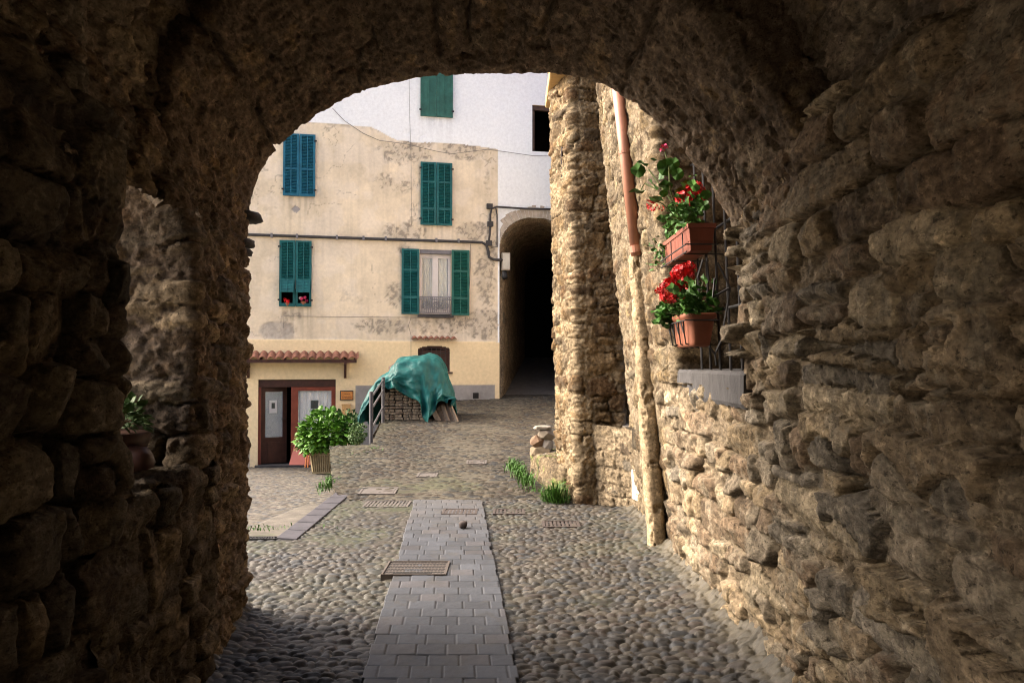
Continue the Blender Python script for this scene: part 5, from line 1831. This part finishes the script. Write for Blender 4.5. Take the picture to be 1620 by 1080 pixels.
def rib_pts(a, b, n, w0, w1, seed, wob=2.0):
    rg = random.Random(seed)
    return [(a[0] + (b[0] - a[0]) * i / n + rg.uniform(-wob, wob) * .5, a[1] + (b[1] - a[1]) * i / n, (w0 + (w1 - w0) * i / n) + rg.uniform(-1, 1) * .5) for i in range(n + 1)]
ribbon("casing_rib", rib_pts((1012, 402), (1043, 872), 40, 14, 14, 3), M['stone'], cas, .17, 3, (.235, .18, .11))
ribbon("casing_rib", rib_pts((1026, 560), (1061, 878), 30, 8, 14, 5), M['stone'], cas, .10, 5, (.18, .15, .105))
dp = empty("copper_pipe", at(1000, 280, 6.95), "copper coloured drainpipe on the stone wall above the flower boxes", "drainpipe")
mb = MB(); a, b = at(1008, 404, 6.93), at(972, 96, 6.93)
mb.tube([a, a.lerp(b, .5), b], .051, 16)
mb.build("pipe", M['copper'], dp, world=True, smooth=True)
mb = MB(); q0, q1 = a.lerp(b, .015), a.lerp(b, .05)
mb.tube([q0, q1], .057, 16)
mb.build("collar", M['copper'], dp, world=True)
mb = MB(); q0, q1 = a.lerp(b, .52), a.lerp(b, .535)
mb.tube([q0, q1], .056, 16); mb.box(q0 + Vector((.05, .08, 0)), (.03, .2, .03))
mb.build("bracket", M['copper'], dp, world=True)
pnl = empty("meter_panel", at(1008, 790, 8.35), "pale blank utility panel set low in the stone wall behind the pipe casing", "panel")
q = [at(999, 742, 8.72), at(1010, 744, 8.52), at(1011, 780, 8.52), at(1016, 785, 8.44), at(1014, 795, 8.46), at(1000, 788, 8.72)]
bk = [p + Vector((.06, .10, 0)) for p in q]
MB().add(q + bk, [(5, 4, 3, 2, 1, 0)] + [(i, (i + 1) % 6, 6 + (i + 1) % 6, 6 + i) for i in range(6)]).build("panel", M['panel'], pnl, world=True)

# pale house seen in the gap, with its downpipe
ph_ = empty("pale_house", (2.6, 13, 0), "pale plastered house showing in the narrow gap behind the buttress", "house")
wp = MB()
wp.bx(1.35, 5.5, 13.0, 19.0, -.2, 7.5)
wp.build("wall", M['pinkwall'], ph_, world=True)
wp = MB(); wp.add([(1.1, 12.7, 7.5), (5.8, 12.7, 7.5), (5.8, 16, 8.8), (1.1, 16, 8.8), (1.1, 19.3, 7.5), (5.8, 19.3, 7.5)], [(0, 1, 2, 3), (3, 2, 5, 4)])
wp.build("roof", M['tile'], ph_, world=True)
gd = empty("grey_downpipe", at(993, 560, 12.9), "thin grey downpipe on the pale wall in the gap by the buttress", "downpipe")
mb = MB(); mb.tube([at(994.5, 690, 12.92), at(993.5, 600, 12.92), at(992, 440, 12.92)], .045, 10); mb.build("pipe", M['grey_metal'], gd, world=True, smooth=True)
mb = MB(); mb.tube([at(994, 604, 12.92), at(993.8, 594, 12.92)], .055, 10); mb.build("collar", M['grey_metal'], gd, world=True)

# ================================================================ IRON GRILLE AND FLOWER BOXES IN THE RECESS
gr = empty("window_grille", (1.36, 5.3, 1.56), "thin black wrought iron grille standing in the stone window recess", "grille")
gx = 1.37
for y in np.arange(4.62, 6.16, .26):
    MB().tube([(gx, y, 1.54), (gx - .06, y, 3.3)], .009, 6).build("upright_bar", M['iron'], gr, world=True)
for z in (1.95, 2.5, 3.1):
    MB().tube([(gx - .01, 4.5, z), (gx - .01, 6.2, z)], .009, 6).build("crossbar", M['iron'], gr, world=True)
mb = MB()
for (a, b) in (((1135, 415), (1155, 455)), ((1155, 455), (1140, 545)), ((1155, 455), (1128, 470)), ((1112, 410), (1103, 440)), ((1118, 408), (1121, 445)), ((1128, 470), (1131, 440)), ((1122, 548), (1131, 560)), ((1140, 540), (1131, 560)), ((1131, 560), (1133, 578))):
    mb.tube([at(*a, 5.05), at(*b, 5.05)], .007, 5)
mb.build("scroll_wires", M['iron'], gr, world=True)
rck = MB()

def flower_head(c, r, n, m, parent, seed):
    rg = random.Random(seed)
    mb = MB()
    for _ in range(n):
        d = Vector((rg.gauss(0, 1), rg.gauss(0, 1), rg.gauss(.15, 1))).normalized()
        p = c + d * r * rg.uniform(.72, 1.05)
        d2 = (d + Vector((rg.gauss(0, .4), rg.gauss(0, .4), rg.gauss(0, .4)))).normalized()
        x = d2.orthogonal().normalized(); y = d2.cross(x)
        s = r * rg.uniform(.22, .36)
        a0 = rg.random() * 6.28
        pts = [p]
        for k in range(5):
            for dd in (-.5, .5):
                a = a0 + (k + dd * .8) * 2 * math.pi / 5
                pts.append(p + (x * math.cos(a) + y * math.sin(a)) * s + d2 * s * .25)
        mb.add(pts, [(0, 1 + 2 * k, 2 + 2 * k) for k in range(5)])
    return mb.build("flower_head", m, parent)

def wpx(px, py, Y, o):
    return at(px, py, Y) - o.location

# upper box
ub0 = Vector((1.205, 5.62, 2.32))
fb = empty("flower_box", ub0, "brick red ribbed window box with tall geraniums, the upper of two in the recess", "flower box", "geranium boxes in the window recess")
def box_pot(parent, m, L, w0, w1, h, ribs, rim=.014):
    vs, fs = [], []
    def ring(w, l, z, jit=0):
        out = []
        nl, nw_ = ribs, 3
        for i in range(nl): out.append((-w / 2 - jit * (i % 2), l / 2 - l * i / nl, z))
        for i in range(nw_): out.append((-w / 2 + w * i / nw_, -l / 2 - jit * (i % 2) * .5, z))
        for i in range(nl): out.append((w / 2 + jit * (i % 2), -l / 2 + l * i / nl, z))
        for i in range(nw_): out.append((w / 2 - w * i / nw_, l / 2, z))
        return out
    R_ = [ring(w0, L * .94, 0), ring(w0 + (w1 - w0) * .08, L * .945, h * .12), ring(w0 + (w1 - w0) * .28, L * .96, h * .34), ring(w0 + (w1 - w0) * .33, L * .965, h * .36, .004), ring(w1 * .98, L * .985, h - .03, .004), ring(w1 + rim, L + rim, h - .028), ring(w1 + rim, L + rim, h), ring(w1 - .02, L - .02, h), ring(w1 - .03, L - .03, h - .035)]
    n = len(R_[0])
    for r in R_: vs += r
    for i in range(len(R_) - 1):
        for k in range(n):
            fs.append((i * n + k, i * n + (k + 1) % n, (i + 1) * n + (k + 1) % n, (i + 1) * n + k))
    fs.append(tuple(range(n - 1, -1, -1)))
    pot = MB().add(vs, fs).build("pot", m, parent)
    pot_s = MB().add(R_[-1], [tuple(range(n))]).build("soil", M['soil'], parent)
    return pot
box_pot(fb, M['terra_dark'], .86, .135, .165, .17, 20)
mb = MB()
for y in (-.33, .05, .36):
    mb.tube([(.14, y, .145), (-.10, y, -.012), (-.108, y, .0), (-.108, y, .13)] if False else [(.16, y, -.012), (-.10, y, -.012), (-.105, y, .12)], .005, 5)
mb.tube([(-.104, -.42, .035), (-.104, .44, .035)], .005, 5)
mb.tube([(-.1, -.44, -.012), (-.1, .46, -.012)], .005, 5); mb.tube([(.1, -.44, .035), (-.104, -.44, .035)], .005, 5)
mb.build("wire_holder", M['iron'], fb)
rg = random.Random(61)
mb = MB()
lf = [(1022, 262, 5.6, .11), (1036, 254, 5.6, .085), (1015, 280, 5.6, .12), (1013, 305, 5.6, .135), (1052, 278, 5.5, .14), (1064, 270, 5.45, .12), (1040, 300, 5.5, .12), (1034, 318, 5.5, .12), (1058, 300, 5.5, .11), (1043, 285, 5.55, .1), (1072, 285, 5.4, .12), (1085, 295, 5.4, .12), (1050, 312, 5.5, .10), (1078, 310, 5.4, .11)]
for (px, py, Y, s) in lf:
    leaf_cloud(mb, [(wpx(px, py, Y, fb), (-.5, -.9, .25))], s * .82, rg, 'round', .1)
for _ in range(150):
    y = rg.uniform(-.42, .42)
    p = Vector((rg.uniform(-.10, .06), y, .17 + abs(rg.gauss(0, .12))))
    leaf_cloud(mb, [(p, (-.5, -.6, .3))], rg.uniform(.05, .085), rg, 'round', .2)
for _ in range(70):
    p = Vector((rg.gauss(-.10, .04), .43 + rg.gauss(0, .09), .10 + rg.gauss(0, .06)))
    leaf_cloud(mb, [(p, (-.4, .2, .2))], rg.uniform(.03, .05), rg, 'oval', .2)
mb.build("foliage", M['geranium'], fb)
mb = MB()
stems = [((1090, 352, 5.45), (1062, 318, 5.5), (1042, 290, 5.55), (1026, 268, 5.6)), ((1078, 355, 5.5), (1060, 300, 5.45), (1058, 262, 5.45), (1052, 240, 5.45)), ((1092, 350, 5.4), (1096, 325, 5.35), (1098, 312, 5.35)), ((1070, 345, 5.5), (1048, 322, 5.5), (1036, 318, 5.5)), ((1040, 300, 5.55), (1020, 290, 5.6), (1014, 300, 5.6))]
for s in stems:
    mb.tube([wpx(*q, fb) for q in s], .005, 5)
mb.build("stem", M['stem'], fb)
flower_head(wpx(1082, 314, 5.35, fb), .055, 60, M['petal'], fb, 1)
flower_head(wpx(1098, 302, 5.35, fb), .062, 80, M['petal'], fb, 2)
flower_head(wpx(1107, 312, 5.35, fb), .045, 50, M['petal'], fb, 3)
flower_head(wpx(1030, 325, 5.55, fb), .038, 34, M['petal'], fb, 4)
flower_head(wpx(1046, 330, 5.55, fb), .022, 18, M['petal'], fb, 5)
fh = flower_head(wpx(1050, 234, 5.45, fb), .026, 22, M['bud'], fb, 6)
fh["label"] = "pink bud on the tallest stem"
# lower box
lb0 = Vector((1.215, 5.52, 1.71))
fl = empty("flower_box", lb0, "rounded terracotta window box with dense red geraniums, lower of two in the recess", "flower box", "geranium boxes in the window recess")
def oval_pot(parent, m, L, w0, w1, h):
    vs, fs = [], []
    n = 28
    def ring(w, l, z):
        o = []
        for k in range(n):
            a = 2 * math.pi * k / n
            c_, s_ = math.cos(a), math.sin(a)
            o.append((w / 2 * math.copysign(abs(c_) ** .45, c_), l / 2 * math.copysign(abs(s_) ** .45, s_), z))
        return o
    R_ = [ring(w0 * .8, L * .82, 0), ring(w0 * .95, L * .86, .012), ring(w0, L * .875, .03), ring(w1 * .93, L * .95, h - .05), ring(w1 * .95, L * .96, h - .035), ring(w1 * 1.06, L * 1.01, h - .03), ring(w1 * 1.08, L * 1.02, h - .012), ring(w1 * 1.04, L * 1.0, h), ring(w1 * .95, L * .95, h - .004), ring(w1 * .9, L * .93, h - .04)]
    for r in R_: vs += r
    for i in range(len(R_) - 1):
        for k in range(n):
            fs.append((i * n + k, i * n + (k + 1) % n, (i + 1) * n + (k + 1) % n, (i + 1) * n + k))
    fs.append(tuple(range(n - 1, -1, -1)))
    MB().add(vs, fs).build("pot", m, parent, smooth=True)
    MB().add(R_[-1], [tuple(range(n))]).build("soil", M['soil'], parent)
oval_pot(fl, M['terra'], .60, .15, .21, .215)
mb = MB()
for y in (-.2, -.04, .12, .24):
    mb.tube([(-.112, y - .03, .165), (-.100, y, .09), (-.085, y + .02, .02), (.0, y + .02, -.006)], .005, 5)
    mb.tube([(-.112, y + .05, .165), (-.100, y + .02, .09)], .005, 5)
mb.tube([(-.115, -.32, .165), (-.115, .3, .165)], .005, 5); mb.tube([(-.115, -.32, .165), (.1, -.32, .165)], .005, 5)
mb.build("wire_holder", M['iron'], fl)
mb = MB()
for _ in range(230):
    y = rg.uniform(-.30, .30)
    p = Vector((rg.gauss(-.02, .07), y, .20 + abs(rg.gauss(0, .10))))
    leaf_cloud(mb, [(p, (-.5, -.5, .3))], rg.uniform(.045, .075), rg, 'round', .25)
for _ in range(60):
    p = Vector((rg.gauss(-.12, .03), .22 + rg.gauss(0, .09), .21 + rg.gauss(0, .03)))
    leaf_cloud(mb, [(p, (-.6, .1, .1))], rg.uniform(.05, .08), rg, 'round', .3)
mb.build("foliage", M['geranium'], fl)
mb = MB()
for (a, b) in (((1080, 490), (1068, 470)), ((1085, 490), (1082, 440)), ((1095, 492), (1090, 455)), ((1100, 492), (1102, 440)), ((1106, 492), (1112, 445)), ((1078, 492), (1060, 480))):
    mb.tube([wpx(*a, 5.5, fl), wpx(*b, 5.45, fl)], .005, 5)
mb.build("stem", M['stem'], fl)
flower_head(wpx(1081, 436, 5.4, fl), .072, 110, M['petal'], fl, 11)
flower_head(wpx(1090, 425, 5.4, fl), .045, 50, M['petal'], fl, 14)
flower_head(wpx(1060, 460, 5.45, fl), .078, 120, M['petal'], fl, 12)
flower_head(wpx(1082, 462, 5.45, fl), .055, 60, M['petal'], fl, 13)
# bowl of greenery on the ledge of the left side opening
bw = empty("planter_bowl", (-1.83, 3.74, 1.12), "dark planter bowl of ragged greenery on the ledge in the left side opening", "planter")
mb = MB(); mb.tube([(0, 0, 0), (0, 0, .03), (0, 0, .12), (0, 0, .165), (0, 0, .17)], [.10, .12, .17, .18, .165], 20)
mb.build("bowl", M['darkwood'], bw, smooth=True)
mb = MB(); rg = random.Random(77)
leaf_cloud(mb, bush_pts(260, (0, 0, .22), (.20, .20, .13), rg, -.3, 8, 4), .05, rg)
mb.build("foliage", M['leaf_dark'], bw)
mb = MB(); rock_mesh(mb, (0, 0, 0), (.06, .06, .055), random.Random(2), 10)
o = mb.build("small_jug", M['darkwood'], smooth=True)
o.location = (-1.655, 3.66, 1.18); prop(o, "small dark round jug beside the planter bowl on the left ledge", "jug")
